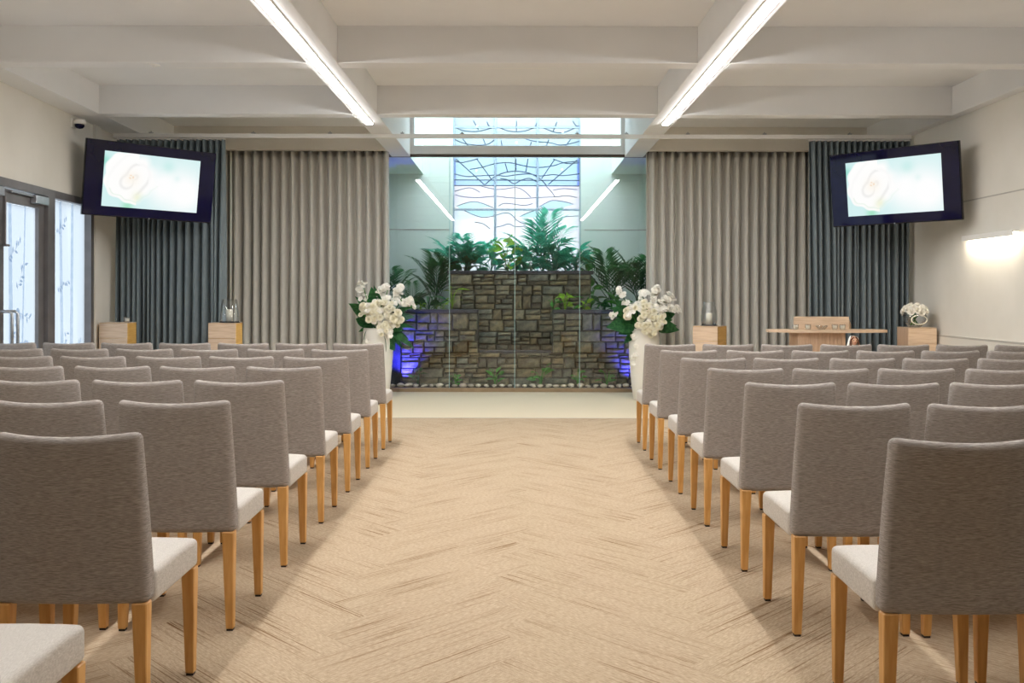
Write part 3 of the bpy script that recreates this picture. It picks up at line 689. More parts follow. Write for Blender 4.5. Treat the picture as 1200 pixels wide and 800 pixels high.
curtain('curtain', -3.80, -1.70, 12.40, H0 + .02, 17, .06, 'curtain', 'long taupe curtain in even folds left of the garden glass', 1)
curtain('curtain', 1.70, 3.80, 12.40, H0 + .02, 17, .06, 'curtain', 'long taupe curtain in even folds right of the garden glass', 2)
YD = 11.02
curtain('curtain', -4.70, -3.43, YD, 3.135, 17, .045, 'dcurtain', 'slate blue curtain gathered below the left television', 3, 1.6, 1.3)
curtain('curtain', 3.42, 4.60, YD, 3.135, 17, .045, 'dcurtain', 'slate grey curtain gathered below the right television', 4, 1.6, 1.3)
wd = thing('curtain_wand', 'thin pale wand hanging at the outer edge of the left taupe curtain', 'wand', (-3.74, 12.27, 0))
MB().tube([(0, 0, 1.15), (0, 0, 3.17)], .008, 8).build('rod', 'white', wd, True)
MB().tube([(0, 0, 3.17), (.01, .03, 3.195)], .004, 6).build('hook', 'steel', wd)
rl = thing('curtain_rail', 'white curtain rail spanning the room beneath the ceiling beams', 'curtain rail', (0, YD, 0))
MB().box(-4.74, 4.62, -.02, .02, 3.172, 3.209).box(-4.74, 4.62, -.028, .028, 3.163, 3.173).build('rail', 'white', rl)
for x in (-4.3, -3.1, -2.2, -1.35, -.65, .7, 1.28, 2.0, 2.9, 3.9):
    MB().box(x - .02, x + .02, -.02, .02, 3.209, 3.225).tube([(x, 0, 3.225), (x, 0, 3.24)], .007, 8).build('rail_bracket', 'steel', rl)

# ------------------------------------------------------------------ ceiling fittings
for s, lb in ((-1, 'long glowing strip light set in the left ceiling beam'), (1, 'long glowing strip light set in the right ceiling beam')):
    t = thing('strip_light', lb, 'strip light', (s * 1.63, 0, H0))
    MB().box(-.045, .045, 1.98, 10.36, -.006, 0).build('channel', 'white', t)
    MB().box(-.033, .033, 2.0, 10.34, -.012, -.006).build('diffuser', 'led', t)
def grille(name, x0, x1, y0, y1, z, lb, cat, n):
    t = thing(name, lb, cat, ((x0 + x1) / 2, (y0 + y1) / 2, z)); hx, hy = (x1 - x0) / 2, (y1 - y0) / 2
    MB().box(-hx, hx, -hy, -hy + .025, -.01, 0).box(-hx, hx, hy - .025, hy, -.01, 0).box(-hx, -hx + .025, -hy + .025, hy - .025, -.01, 0).box(hx - .025, hx, -hy + .025, hy - .025, -.01, 0).build('frame', 'white', t)
    MB().box(-hx + .02, hx - .02, -hy + .02, hy - .02, -.002, 0).build('backing', 'foot', t)
    for i in range(n):
        y = -hy + .04 + (2 * hy - .08) * i / max(1, n - 1)
        MB().box(-hx + .025, hx - .025, y - .006, y + .006, -.009, -.003).build('slat', 'grille', t)
    return t
grille('ceiling_grille', 3.72, 4.36, 8.0, 8.95, HC, 'square grey return-air grille in the right ceiling bay', 'air vent', 22)
for px, lb in ((243, 'thin slot diffuser in the left ceiling bay'), (603, 'thin slot diffuser in the middle ceiling bay'), (966, 'thin slot diffuser beside the square grille in the right bay')):
    x = (px - CX) * 9.0 / F; grille('slot_diffuser', x - .31, x + .31, 8.93, 9.03, HC, lb, 'air vent', 1)
t = thing('ceiling_sensor', 'tiny white sensor under the left cross beam', 'sensor', (-2.99, 7.72, H0))
MB().lathe([(0, -.02), (.012, -.018), (.016, -.006), (.05, -.004), (.05, 0), (0, 0)], 16).build('housing', 'white', t, True)
t = thing('security_camera', 'small white dome security camera high on the left wall', 'camera', wl(.0, 9.9, 3.12))
MB().box(-.0, .02, -.05, .05, -.04, .05).build('wall_plate', 'white', t, bevel=.005)
MB().lathe([(0, .05), (.055, .045), (.065, .02), (.065, -.005), (0, -.005)], 18, .075, 0).build('housing', 'white', t, True)
MB().lathe([(.05, -.006), (.046, -.03), (.03, -.048), (0, -.055)], 18, .075, 0).build('dome', 'bezel', t, True)
# wall light on the right
t = thing('wall_light', 'slim linear wall light glowing downwards on the right wall', 'wall light', (XR, 9.17, 1.92))
MB().box(-.07, -.0, -.5, .5, .0, .02).box(-.075, -.068, -.5, .5, -.035, .02).build('housing', 'white', t, bevel=.002, seg=1)
MB().box(-.062, -.008, -.48, .48, -.006, .0).build('diffuser', 'sconce', t)

# ------------------------------------------------------------------ televisions
def rose(u, v):
    mint = Vector((.83, .945, .945)); white = Vector((1, 1, 1)); x, y = u * 1.78, v
    def g(cx, cy, r): return math.exp(-((x - cx * 1.78) ** 2 + (y - cy) ** 2) / (r * r))
    c = mint.copy()
    c = c.lerp(Vector((.55, .85, .78)), .8 * g(.0, .18, .10)); c = c.lerp(Vector((.50, .84, .80)), .6 * g(.66, .22, .12)); c = c.lerp(Vector((.52, .85, .66)), .6 * g(.26, .97, .10))
    c = c.lerp(white, min(1, 1.2 * g(.85, .64, .42))); c = c.lerp(white, min(1, 1.1 * g(.62, .55, .34))); c = c.lerp(Vector((.86, .95, .94)), .5 * g(.76, .38, .06))
    dx, dy = x - .29 * 1.78, y - .47; r = math.hypot(dx, dy); th = math.atan2(dy, dx)
    R0 = .53 + .025 * math.sin(5 * th + 1) + .015 * math.sin(11 * th)
    if dy > 0: R0 -= .06 * dy / .4
    a = max(0, min(1, (R0 - r) / (.02 if dx < .1 else .16)))
    ring = math.sin(26 * r - 1.0 * th + 2 * math.sin(2 * th)); sh = 1 - .035 * max(0, ring) ** 3 * (1.8 if r < .3 else .4)
    pc = Vector((1, .998, .993)) * sh
    pc = pc.lerp(Vector((.99, .955, .90)), .6 * math.exp(-((x - .285 * 1.78) ** 2 + (y - .46) ** 2) / .022))
    d2 = math.hypot(x - .28 * 1.78, (y - .43) * 1.3)
    pc = pc.lerp(Vector((.92, .76, .60)), .75 * math.exp(-((d2 - .035) / .014) ** 2) * (.5 + .5 * math.sin(3 * math.atan2(y - .43, x - .5) + 1)))
    pc = pc.lerp(Vector((.90, .92, .74)), .5 * g(.36, .80, .10))
    low = abs(r - (R0 - .075)); pc = pc.lerp(Vector((.86, .93, .86)), .6 * math.exp(-(low / .012) ** 2) if (dy > .08 and th < 2.7) else 0)
    return c.lerp(pc, a)
def scr():
    nx, ny = 128, 72; w, h = 1.03, .585; vs = [(-w / 2 + w * i / nx, 0, h / 2 - h * j / ny) for j in range(ny + 1) for i in range(nx + 1)]
    n1 = nx + 1; me = MB().add(vs, [(j * n1 + i, (j + 1) * n1 + i, (j + 1) * n1 + i + 1, j * n1 + i + 1) for j in range(ny) for i in range(nx)]).mesh('screen_picture')
    ca = me.color_attributes.new('picture', 'FLOAT_COLOR', 'POINT')
    for j in range(ny + 1):
        for i in range(n1):
            c = rose(i / nx, j / ny); ca.data[j * n1 + i].color = (c.x ** 2.2, c.y ** 2.2, c.z ** 2.2, 1)
    m = bpy.data.materials.new('lit_screen'); m.use_nodes = True; nt = m.node_tree; nt.nodes.remove(nt.nodes['Principled BSDF'])
    e = nt.nodes.new('ShaderNodeEmission'); e.inputs[1].default_value = 1.0; at = nt.nodes.new('ShaderNodeAttribute'); at.attribute_name = 'picture'
    nt.links.new(at.outputs['Color'], e.inputs[0]); nt.links.new(e.outputs[0], nt.nodes['Material Output'].inputs[0]); me.materials.append(m); return me
SCR = scr()
def tv(loc, yaw, pitch, roll, lb, wallpt):
    t = thing('television', lb, 'television', loc)
    t.rotation_mode = 'QUATERNION'
    t.rotation_quaternion = (Matrix.Rotation(yaw, 3, 'Z') @ Matrix.Rotation(pitch, 3, 'X') @ Matrix.Rotation(roll, 3, 'Y')).to_quaternion()
    w, h = 1.40, .80
    MB().box(-w / 2, w / 2, .006, .05, -h / 2, h / 2).build('casing', 'black', t, bevel=.006)
    MB().box(-w / 2 + .008, w / 2 - .008, .0, .006, -h / 2 + .012, h / 2 - .008).build('screen_glass', 'bezel', t)
    obj('screen_picture', SCR, None, t, (.005, -.001, 0))
    MB().lathe([(0, 0), (.008, 0), (.008, .004), (0, .004)], 10).build('indicator', 'steel', t, loc=(0, .004, -h / 2 + .006), rot=(PI / 2, 0, 0))
    MB().box(-.25, .25, .05, .10, -.2, .2).build('rear_housing', 'black', t, bevel=.01)
    inv = (Matrix.Translation(loc) @ t.rotation_quaternion.to_matrix().to_4x4()).inverted()
    q = inv @ Vector(wallpt); a0 = Vector((0, .10, 0)); mid = a0.lerp(q, .5) + Vector((0, .05, 0))
    MB().tube([a0, mid, q], .025, 8).build('mount_arm', 'black', t, True)
    return t
tv((-3.995, 10.26, 2.543), .7065, .155, .0175, 'black television showing a white rose at the left front corner', (XL(10.75) + .01, 10.75, 2.6))
tv((3.976, 9.95, 2.487), -.808, .121, -.003, 'black television showing a white rose at the right front corner', (XR - .01, 10.5, 2.55))

# ------------------------------------------------------------------ pedestals, vessels, lectern
def pedestal(loc, rz, w, d, h, lb, front='pale_oak', side='gold_oak', sx=1):
    t = thing('pedestal', lb, 'pedestal', loc, rz)
    MB().box(-w / 2, w / 2, -d / 2, d / 2, 0, h).build('carcass', side, t, bevel=.003, seg=1)
    dh = .165; z = h - .004; k = 0
    while z > .05:
        MB().box(-w / 2 + .001, w / 2 - .001, -d / 2 - .012, -d / 2, max(.02, z - dh + .004), z).build('drawer_front', front, t, bevel=.0015, seg=1); z -= dh; k += 1
    MB().box(-w / 2 - .001, w / 2 + .001, -d / 2 - .013, d / 2, h, h + .006).build('top_board', front, t)
    return t
def at(px, Y): return ((px - CX) * Y / F, Y, 0)
pedestal(at(138.5, 10.62), 0, .315, .24, 1.0, 'pale oak pedestal with a tiny votive beside the glazed doors')
pedestal(at(264.5, 10.62), 0, .31, .24, 1.0, 'pale oak pedestal carrying the tapered candle lamp left of the curtain')
pedestal(at(832, 10.95), -.55, .30, .30, .965, 'honey oak pedestal in front of the right taupe curtain')
pedestal(at(1074, 10.45), .0, .31, .30, .97, 'pale oak pedestal with a bowl of white roses by the right wall', side='pale_oak_v')
def hurricane(loc, prof, lb, ch, cr_):
    t = thing('hurricane_lamp', lb, 'candle lamp', loc)
    MB().lathe([(0, 0), (prof[0][0] + .01, 0), (prof[0][0] + .01, .008), (0, .008)], 24).build('base_plate', 'black', t)
    outer = [(r, z + .009) for r, z in prof]; inn = [(r - .004, z + .012 if i == 0 else z + .009) for i, (r, z) in enumerate(prof)]
    MB().lathe([(0.001, .009)] + outer + inn[::-1] + [(0.001, .013)], 28).build('glass_shade', 'cup', t, True)
    c = thing('pillar_candle', 'cream pillar candle inside the ' + lb, 'candle', (loc[0], loc[1], loc[2] + .0145))
    MB().lathe([(0, 0), (cr_, 0), (cr_, ch - .004), (cr_ - .006, ch), (0, ch - .006)], 20).build('wax_body', 'wax', c, True)
    MB().tube([(0, 0, ch - .006), (.001, 0, ch + .014)], .0015, 6).build('wick', 'foot', c)
l = at(269, 10.6); hurricane((l[0], l[1], 1.0065), [(.105, 0), (.108, .02), (.085, .255)], 'tapered clear lamp on the left pedestal', .135, .037)
l = at(831, 10.95); hurricane((l[0], l[1], .9715), [(.085, 0), (.098, .07), (.088, .17), (.068, .23), (.07, .265)], 'bellied clear lamp on the honey oak pedestal', .135, .038)
def votive(loc, lb, grp=None, s=1.0):
    t = thing('votive_holder', lb, 'candle holder', loc, 0, grp)
    MB().lathe([(.001, 0), (.022 * s, 0), (.03 * s, .02 * s), (.028 * s, .05 * s), (.025 * s, .05 * s), (.026 * s, .02 * s), (.018 * s, .006), (.001, .006)], 16).build('glass_cup', 'cup', t, True)
    MB().lathe([(0, .007), (.018 * s, .007), (.02 * s, .04 * s), (0, .038 * s)], 14).build('tealight', 'wax', t, True)
    MB().tube([(0, 0, .038 * s), (0, 0, .05 * s)], .002, 5).build('wick', 'foot', t)
l = at(149, 10.58); votive((l[0], l[1], 1.0065), 'tiny white votive standing on the pedestal beside the glazed doors', None, 1.25)

# bloom meshes
def bloom_mesh(r, layers, cup, seed):
    rr = random.Random(seed); mb = MB()
    for (n, ra, el) in layers:
        for i in range(n):
            a = 2 * PI * i / n + rr.uniform(-.2, .2) + ra; R_ = r * ra_scale(ra) ; ca, sa = math.cos(a), math.sin(a)
            for_v = []
            for u in range(4):
                t = u / 3; w = R_ * .62 * math.sin(PI * (.18 + .7 * t)); rad = R_ * t * math.cos(el * (.5 + .5 * t)); z = R_ * t * math.sin(el) * (1 + .3 * t) - cup * R_ * t * t
                for s in (-1, 0, 1):
                    x = rad; y = s * w; zz = z + abs(s) * w * .25
                    for_v.append((x * ca - y * sa, x * sa + y * ca, zz))
            fs = []
            for u in range(3):
                q = u * 3; fs += [(q, q + 3, q + 4, q + 1), (q + 1, q + 4, q + 5, q + 2)]
            mb.add(for_v, fs)
    return mb.mesh('bloom', True)
def ra_scale(ra): return 1 - .28 * ra
BLO = []
for k in range(3):
    me = bloom_mesh(.05, [(5, 0, .35), (3, .7, .9)], .35, k); me.materials.append(M['petal']); BLO.append(me)
BLC = []
for k in range(3):
    me = bloom_mesh(.06, [(7, 0, .25), (6, .6, .7), (5, 1.2, 1.1), (3, 1.9, 1.4)], .15, k + 9); me.materials.append(M['petalc']); BLC.append(me)

BLW = [b.copy() for b in BLC]
for b in BLW: b.materials.clear(); b.materials.append(M['petal'])
def vase(px, Y, lb):
    t = thing('floor_vase', lb, 'vase', ((px - CX) * Y / F, Y, 0))
    pr = [(.125, 0), (.135, .01), (.165, .25), (.19, .55), (.195, .72), (.185, .88), (.18, .90), (.172, .89), (.18, .72), (.17, .5), (.0, .45)]
    MB().lathe(pr, 40).build('body', 'vase', t, True); MB().lathe([(.172, .9), (.18, .906), (.186, .9)], 40).build('rim', 'vase', t, True)
    return t
YV = 11.9
vase(443, YV, 'tall matt white floor vase left of the garden glass')
vase(755, YV, 'tall matt white floor vase right of the garden glass')
LFL = [leaf_mesh(1, .2, .4), leaf_mesh(1, .28, .6), leaf_mesh(1, .1, .8)]
for x in LFL: x.materials.append(M['leaf'])
def bouquet(px, sprays, mass, leaves, lb, seed):
    rr = random.Random(seed); base = Vector(((px - CX) * YV / F, YV, .80)); t = thing('flower_arrangement', lb, 'flowers', base)
    st = MB(); n = 0
    def place(x, y, dy, mesh, s):
        p = P(x, y, YV + dy) - base
        d = Vector((p.x, p.y - .25, max(.05, p.z - .1))).normalized(); q = d.to_track_quat('Z', 'Y')
        o = obj('bloom', rr.choice(mesh), None, t, p); o.rotation_mode = 'QUATERNION'
        q.rotate(Euler((rr.uniform(-.35, .35), rr.uniform(-.35, .35), 0))); o.rotation_quaternion = q; o.scale = (s, s, s)
        return p
    for (pts, cnt) in sprays:
        cnt = int(cnt * 1.8)
        for i in range(cnt):
            f = i / max(1, cnt - 1) * (len(pts) - 1); k = min(int(f), len(pts) - 2); u = f - k
            x = pts[k][0] * (1 - u) + pts[k + 1][0] * u + rr.uniform(-3, 3); y = pts[k][1] * (1 - u) + pts[k + 1][1] * u + rr.uniform(-3, 3)
            p = place(x, y, rr.uniform(-.16, -.04), BLO, rr.uniform(.7, 1.05))
        e = P(pts[-1][0], pts[-1][1], YV - .08) - base; s0 = P(pts[0][0], pts[0][1], YV - .08) - base
        st.tube([(0, 0, .02), s0 * .6, s0, e], .005, 5)
    for (x, y, s) in mass:
        for _ in range(6):
            p = place(x + rr.uniform(-5.5, 5.5), y + rr.uniform(-5, 5), rr.uniform(-.26, -.13), rr.choice((BLC, BLC, BLO)), s * rr.uniform(.6, .95))
        st.tube([(0, 0, .02), p * .5, p * .95], .005, 5)
    for (x, y, L_, m) in leaves:
        tip = P(x, y, YV + rr.uniform(-.18, .02)) - base; st0 = Vector((tip.x * .22, tip.y * .3 - .03, .1 + tip.z * .2)); d = tip - st0
        o = obj('leaf', LFL[m], None, t, st0); o.rotation_mode = 'QUATERNION'
        o.rotation_quaternion = d.to_track_quat('X', 'Z') @ Quaternion((1, 0, 0), rr.choice((-1, 1)) * rr.uniform(.6, 1.2)); s_ = d.length; o.scale = (s_, s_ * 1.3, s_ * .6)
    st.build('stem', 'leafmid', t)
    return t
lv_l = [(412, 352, 1, 1), (414, 362, 1, 0), (416, 372, 1, 1), (420, 388, 1, 0), (424, 396, 1, 1), (436, 336, 1, 0), (441, 334, 1, 0), (480, 358, 1, 0), (484, 366, 1, 1), (486, 378, 1, 2), (482, 392, 1, 2), (476, 405, 1, 2), (486, 402, 1, 2), (462, 410, 1, 1),
        (455, 412, 1, 0), (448, 404, 1, 1), (470, 398, 1, 2), (418, 346, 1, 0), (428, 380, 1, 1), (472, 384, 1, 1)]
bouquet(443, [([(432, 358), (424, 346), (421, 338), (425, 333)], 9), ([(450, 355), (446, 344), (449, 336), (455, 338)], 12), ([(462, 355), (466, 344), (468, 338)], 9), ([(468, 356), (478, 353), (485, 357)], 8), ([(432, 390), (434, 400), (430, 408), (438, 406)], 10), ([(440, 352), (456, 350), (446, 360)], 7)],
        [(427, 366, 1), (433, 362, 1), (441, 362, 1), (449, 366, 1), (456, 368, 1), (462, 370, 1), (444, 374, 1), (452, 378, 1), (460, 380, 1), (466, 378, .9), (448, 388, .9), (456, 390, 1), (438, 370, 1), (430, 360, .9), (446, 357, 1), (455, 360, .9)],
        lv_l, 'white orchid and rose arrangement with dark leaves in the left floor vase', 5)
lv_r = [(712, 379, 1, 1), (716, 384, 1, 0), (724, 388, 1, 1), (730, 402, 1, 0), (752, 412, 1, 1), (748, 418, 1, 0), (765, 410, 1, 0), (778, 404, 1, 1), (797, 385, 1, 0), (794, 380, 1, 0), (792, 365, 1, 0), (786, 372, 1, 1), (718, 356, 1, 1), (722, 350, 1, 0),
        (762, 424, 1, 2), (756, 427, 1, 0), (740, 400, 1, 1), (770, 396, 1, 1), (755, 345, 1, 0), (734, 372, 1, 1)]
bouquet(755, [([(736, 358), (730, 348), (726, 340)], 10), ([(748, 356), (752, 346), (760, 342)], 9), ([(764, 352), (768, 343), (771, 337)], 10), ([(770, 356), (782, 350), (787, 346)], 10), ([(776, 362), (790, 360), (796, 363)], 8), ([(744, 392), (750, 398), (746, 412), (744, 424)], 13), ([(722, 366), (718, 370)], 3)],
        [(736, 366, 1), (742, 362, 1), (750, 360, 1), (757, 366, 1), (764, 362, 1), (770, 368, 1), (756, 374, 1), (764, 376, 1), (772, 374, 1), (753, 383, 1), (761, 385, 1), (769, 384, 1), (766, 390, 1), (778, 380, .9), (760, 356, 1), (774, 364, .9)],
        lv_r, 'white orchid and hydrangea arrangement with dark leaves in the right floor vase', 6)

# bowl of roses
l = at(1072, 10.42); t = thing('rose_bowl', 'round glass bowl on the pedestal by the right wall', 'bowl', (l[0], l[1], .977))
MB().lathe([(.001, 0), (.06, 0), (.105, .05), (.125, .11), (.118, .165), (.114, .165), (.12, .11), (.1, .052), (.056, .006), (.001, .006)], 28).build('glass_bowl', 'cup', t, True)
MB().tube([(.085 * math.cos(q), -.02, .085 + .05 * math.sin(q)) for q in [2 * PI * k / 24 for k in range(25)]], .006, 6).build('ribbon_band', 'petalc', t, True).location.y = -.095
t2 = thing('rose_posy', 'dome of white roses filling the round glass bowl', 'flowers', (l[0], l[1], 1.10))
for i in range(24):
    a = i * 2.4; ph = 1.45 * math.sqrt((i + .5) / 24); d = Vector((math.sin(ph) * math.cos(a), math.sin(ph) * math.sin(a), math.cos(ph)))
    o = obj('bloom', BLW[i % 3], None, t2, Vector((d.x * .115, d.y * .115, .03 + d.z * .085))); o.rotation_mode = 'QUATERNION'; o.rotation_quaternion = d.to_track_quat('Z', 'Y'); o.scale = (.75, .75, .9)
st = MB()
for i in range(9):
    a = i * .7; st.tube([(.05 * math.cos(a), .05 * math.sin(a), -.1), (-.03 * math.cos(a), -.03 * math.sin(a), .0), (.06 * math.cos(a + .4), .06 * math.sin(a + .4), .07)], .004, 5)
st.build('stem', 'leafmid', t2)

# lectern with curved table shelf
YLc = 10.3
def lx(px): return (px - CX) * YLc / F
lc = thing('lectern', 'pale oak lectern with a long curved shelf on the right', 'lectern', (lx(962), YLc, 0))
x0, x1 = lx(931) - lx(962), lx(986) - lx(962)
MB().box(x0, x1, -.13, .2, .03, .925).build('body', 'pale_oak_v', lc, bevel=.003, seg=1)
for i in range(12):
    a = x0 + (x1 - x0) * i / 12; MB().box(a + .002, a + (x1 - x0) / 12 - .002, -.138, -.13, .05, .92).build('slat', 'pale_oak_v', lc)
MB().box(x0 - .03, x1 + .03, -.16, .22, 0, .03).build('base', 'pale_oak_v', lc, bevel=.003, seg=1)
top = MB(); n = 24; a0, a1 = lx(899) - lx(962), lx(1038) - lx(962); vs = []
for i in range(n + 1):
    t_ = i / n; x = a0 + (a1 - a0) * t_; w = .05 + .19 * math.sin(PI * t_) ** .7
    vs += [(x, -w, .925), (x, w, .925), (x, w, .955), (x, -w, .955)]
fs = []
for i in range(n):
    q = i * 4; fs += [(q + k, q + (k + 1) % 4, q + 4 + (k + 1) % 4, q + 4 + k) for k in range(4)]
fs += [(3, 2, 1, 0), (n * 4, n * 4 + 1, n * 4 + 2, n * 4 + 3)]
top.add(vs, fs).build('curved_shelf', 'pale_oak', lc)
b0, b1 = lx(930.5) - lx(962), lx(995) - lx(962)
rd = MB().box(b0, b1, .0, .02, .955, 1.095); rd.build('reading_front', 'pale_oak', lc, bevel=.002, seg=1)
for x, k in ((b0, .13), (b1 - .02, .13)):
    MB().add([(x, .021, .956), (x + .02, .021, .956), (x + .02 + k, .30, .956), (x + k, .30, .956), (x, .021, 1.09), (x + .02, .021, 1.09), (x + .02 + k, .30, 1.0), (x + k, .30, 1.0)],
             [(3, 2, 1, 0), (4, 5, 6, 7), (0, 1, 5, 4), (1, 2, 6, 5), (2, 3, 7, 6), (3, 0, 4, 7)]).build('side_cheek', 'pale_oak', lc)
MB().add([(b0 + .021, .021, 1.085), (b1 - .021, .021, 1.085), (b1 + .109, .30, .995), (b0 + .151, .30, .995), (b0 + .021, .021, 1.07), (b1 - .021, .021, 1.07), (b1 + .109, .30, .98), (b0 + .151, .30, .98)],
         [(0, 1, 2, 3), (7, 6, 5, 4), (0, 4, 5, 1), (1, 5, 6, 2), (2, 6, 7, 3), (3, 7, 4, 0)]).build('reading_slope', 'pale_oak', lc)
for px, lb in ((929.5, 'leftmost small votive on the lectern shelf'), (944, 'second small votive from the left on the lectern shelf'), (975, 'small votive just right of the flower dish on the lectern'), (984, 'rightmost small votive on the lectern shelf')):
    votive((lx(px), YLc - .09, .9555), lb, 'votives on the lectern', 1.15)
t = thing('flower_dish', 'small clear dish of peach petals at the middle of the lectern shelf', 'dish', (lx(960), YLc - .09, .9555))
MB().lathe([(.001, 0), (.035, 0), (.07, .045), (.066, .046), (.033, .006), (.001, .006)], 22).build('glass_dish', 'cup', t, True)
for i in range(9):
    a = i * 2.4; r = .012 * math.sqrt(i) * 1.2; o = obj('petal', LFL[1].copy(), None, t, (r * math.cos(a), r * math.sin(a), .022), (0, -.6, a)); o.data.materials.clear(); o.data.materials.append(M['petalg' if i % 2 else 'petalc']); o.scale = (.055, .05, .03)

# robed statuette on a small plinth
ys = 9.45; xs = (1000.5 - CX) * ys / F
pt = thing('plinth', 'low oak plinth under the robed statuette between lectern and chairs', 'plinth', (xs, ys, 0))
MB().box(-.13, .13, -.13, .13, .03, .27).build('body', 'pale_oak_v', pt, bevel=.003, seg=1); MB().box(-.15, .15, -.15, .15, 0, .03).box(-.14, .14, -.14, .14, .27, .29).build('boards', 'pale_oak', pt, bevel=.002, seg=1)
sm = thing('robed_statuette', 'painted statuette of a veiled woman in a white robe before the lectern', 'statue', (xs, ys, .29)); sm.scale = (1.3, 1.3, 1.3)
MB().lathe([(.0, 0), (.085, 0), (.088, .02), (.06, .12), (.055, .22), (.075, .3), (.082, .345), (.06, .385), (.022, .405), (.018, .42)], 28, 0, 0, 1, .72).build('robe', 'robe', sm, True)
hd = MB().ball((0, -.004, .447), (.027, .03, .036), 18, 14); hd.ball((0, -.036, .445), (.005, .007, .009), 8, 6); hd.ball((-.026, 0, .446), (.005, .006, .01), 6, 5); hd.ball((.026, 0, .446), (.005, .006, .01), 6, 5)
hh = hd.build('head', 'skin', sm, True)
for s in (-1, 1): MB().ball((s * .01, -.031, .452), (.004, .003, .003), 8, 6).build('eye', 'hair', hh)
MB().ball((0, -.031, .432), (.008, .003, .002), 8, 6).build('mouth', 'heart', hh)
hr = MB()
for s in (-1, 1): hr.tube([(s * .006, -.026, .478), (s * .024, -.02, .458), (s * .03, -.022, .43), (s * .032, -.034, .395), (s * .026, -.05, .36)], [.005, .007, .007, .007, .003], 8)
hr.build('hair', 'hair', sm, True)
vl = MB(); n = 20; vs = []
for (r, z, yo) in ((.004, .489, .004), (.026, .484, .004), (.037, .465, .004), (.042, .44, .006), (.05, .41, .006), (.085, .36, .008), (.098, .30, .006), (.09, .2, 0), (.095, .05, 0)):
    for k in range(n + 1):
        q = -.55 + (PI + 1.1) * k / n; vs.append((r * math.cos(q), r * .85 * math.sin(q) + yo, z))
vl.add(vs, [(i * (n + 1) + k, i * (n + 1) + k + 1, (i + 1) * (n + 1) + k + 1, (i + 1) * (n + 1) + k) for i in range(8) for k in range(n)]).build('veil', 'robe', sm, True)
MB().tube([(-.078, -.02, .33), (-.09, -.045, .27), (-.05, -.075, .28), (-.012, -.078, .315)], [.022, .024, .018, .011], 10).build('sleeve', 'cloak', sm, True)
MB().tube([(.078, -.02, .33), (.09, -.045, .27), (.05, -.075, .28), (.012, -.078, .315)], [.022, .024, .018, .011], 10).build('sleeve', 'robe', sm, True)
hn = MB()
for s in (-1, 1):
    hn.tube([(s * .012, -.078, .315), (s * .007, -.082, .33)], [.009, .008], 8)
    for k in range(4): hn.tube([(s * (.003 + k * .0028), -.083, .328), (s * (.002 + k * .0025), -.084, .345 - k * .002), (s * .002, -.083, .352 - k * .003)], [.0022, .002, .0014], 5)
    hn.tube([(s * .012, -.08, .322), (s * .008, -.088, .334)], [.0025, .0018], 5)
hn.build('hands', 'skin', sm, True); MB().ball((0, -.064, .36), (.012, .006, .013), 10, 8).build('heart_emblem', 'heart', sm, True)

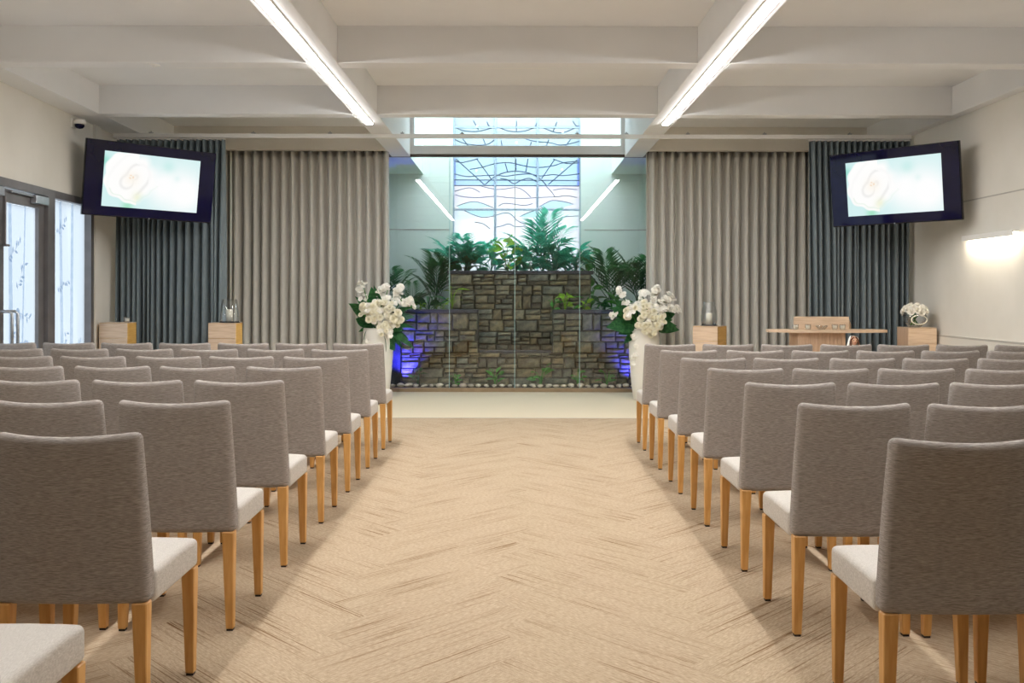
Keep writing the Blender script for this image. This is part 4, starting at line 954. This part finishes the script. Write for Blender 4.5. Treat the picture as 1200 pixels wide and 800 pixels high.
# ------------------------------------------------------------------ chairs
CHH = .91
def chair_meshes():
    # back: a padded slab, curved in plan, raked, slightly narrower at the top
    def grid_box(nx, nz, f0):
        mb = MB(); idx = {}
        def v(i, j, k):
            key = (i, j, k)
            if key not in idx: idx[key] = len(mb.v); mb.v.append(f0(i / nx, j, k / nz))
            return idx[key]
        for i in range(nx):
            for k in range(nz):
                mb.f.append([v(i, 0, k), v(i + 1, 0, k), v(i + 1, 0, k + 1), v(i, 0, k + 1)]); mb.f.append([v(i, 1, k), v(i, 1, k + 1), v(i + 1, 1, k + 1), v(i + 1, 1, k)])
        for k in range(nz):
            mb.f.append([v(0, 0, k), v(0, 0, k + 1), v(0, 1, k + 1), v(0, 1, k)]); mb.f.append([v(nx, 0, k), v(nx, 1, k), v(nx, 1, k + 1), v(nx, 0, k + 1)])
        for i in range(nx):
            mb.f.append([v(i, 0, 0), v(i, 1, 0), v(i + 1, 1, 0), v(i + 1, 0, 0)]); mb.f.append([v(i, 0, nz), v(i + 1, 0, nz), v(i + 1, 1, nz), v(i, 1, nz)])
        return mb
    def fb(u, j, w):
        z = .388 + (CHH - .388) * w; hw = .232 - .016 * w; x = (2 * u - 1) * hw
        t = max(0, (z - .45) / (CHH - .45)); rake = .075 * t ** 1.25
        th = .072 - .020 * t; curve = .055 * (x / .23) ** 2 * (.2 + .8 * t)
        y = -.245 - rake + curve + (th if j else 0)
        z += .012 * w ** 4 * ((x / .22) ** 2 - .5)
        return (x, y, z)
    bk = bev(grid_box(12, 12, fb).mesh('backrest'), .021, 4, True, 50); bk.materials.append(M['back'])
    def fs_(u, j, w): pass
    # seat: rounded block, crowned top
    mb = MB(); nx, ny = 10, 10; vs = []; fs = []
    for layer in (0, 1):
        for j in range(ny + 1):
            for i in range(nx + 1):
                u, v = i / nx, j / ny; hw = .232 - .004 * v; x = (2 * u - 1) * hw; y = -.172 + .412 * v
                if layer: z = .478 + .012 * (1 - (2 * u - 1) ** 4) * (1 - (2 * v - 1) ** 4) - .008 * v ** 6
                else: z = .372
                vs.append((x, y, z))
    n1 = nx + 1; o2 = n1 * (ny + 1)
    for j in range(ny):
        for i in range(nx):
            a = j * n1 + i; fs.append((a, a + n1, a + n1 + 1, a + 1)); fs.append((o2 + a, o2 + a + 1, o2 + a + n1 + 1, o2 + a + n1))
    for i in range(nx):
        fs.append((i, i + 1, o2 + i + 1, o2 + i)); a = ny * n1 + i; fs.append((a + 1, a, o2 + a, o2 + a + 1))
    for j in range(ny):
        a = j * n1; fs.append((a + n1, a, o2 + a, o2 + a + n1)); b_ = a + nx; fs.append((b_, b_ + n1, o2 + b_ + n1, o2 + b_))
    se = bev(mb.add(vs, fs).mesh('seat'), .020, 4, True, 45); se.materials.append(M['seatf'])
    def leg(x, y, zt_, t0, t1, dx, dy):
        m_ = MB(); vs = []
        for z, t, k in ((.008, t1, 1), (zt_, t0, 0)):
            cx, cy = x + dx * k, y + dy * k; vs += [(cx - t / 2, cy - t / 2, z), (cx + t / 2, cy - t / 2, z), (cx + t / 2, cy + t / 2, z), (cx - t / 2, cy + t / 2, z)]
        m_.add(vs, [(3, 2, 1, 0), (4, 5, 6, 7), (0, 1, 5, 4), (1, 2, 6, 5), (2, 3, 7, 6), (3, 0, 4, 7)]); return bev(m_.mesh('leg'), .003, 1, False)
    legs = []; feet = []
    for s in (-1, 1):
        for (y, zt_, dy) in ((.210, .375, -.004), (-.216, .392, .0)):
            x = s * .206; dx = -s * -.004
            me = leg(x, y, zt_, .046, .030, s * .006, dy); me.materials.append(M['oak']); legs.append(me)
            cx, cy = x + s * .006, y + dy; f_ = MB().box(cx - .012, cx + .012, cy - .012, cy + .012, 0, .008).mesh('glide'); f_.materials.append(M['foot']); feet.append(f_)
    return bk, se, legs, feet
BK, SE, LG, FT = chair_meshes()
ORD = ['first', 'second', 'third', 'fourth', 'fifth', 'sixth', 'seventh', 'eighth']
proto = thing('upholstered_chair', '', 'chair', (0, 0, 0))
obj('backrest', BK, None, proto); obj('seat', SE, None, proto)
for lgm, ftm in zip(LG, FT):
    q = obj('leg', lgm, None, proto); obj('glide', ftm, None, q)
used = False
def visible(x, y):
    for dx in (-.24, .24):
        for dy in (-.3, .25):
            d = y + dy
            if d > .4 and -20 < CX + (x + dx) * F / d < 1220: return True
    return False
def put(x, y, lb, rz):
    global used
    if not visible(x, y): return
    o = copy_tree(proto) if used else proto
    if not used: used = True
    o.location = (x, y, 0); o.rotation_euler = (0, 0, rz); tag(o, lb, 'chair', 'upholstered chairs in rows')
for side in ('left', 'right'):
    for r in range(8):
        if side == 'right' and r == 7: continue
        for c in range(7):
            if side == 'left': x, y = -1.350 - .497 * c, 3.94 + .866 * (5 - r)
            else: x, y = 1.305 + .497 * c, 3.88 + .872 * (5 - r)
            if side == 'left' and x - .245 < XL(y) : continue
            rz = random.uniform(-.012, .012); x += random.uniform(-.006, .006); y += random.uniform(-.01, .01)
            where = 'at the aisle' if c == 0 else ORD[c] + ' from the aisle'
            put(x, y, 'grey linen chair %s of aisle, %s row from front, %s' % (side, ORD[r], where), rz)
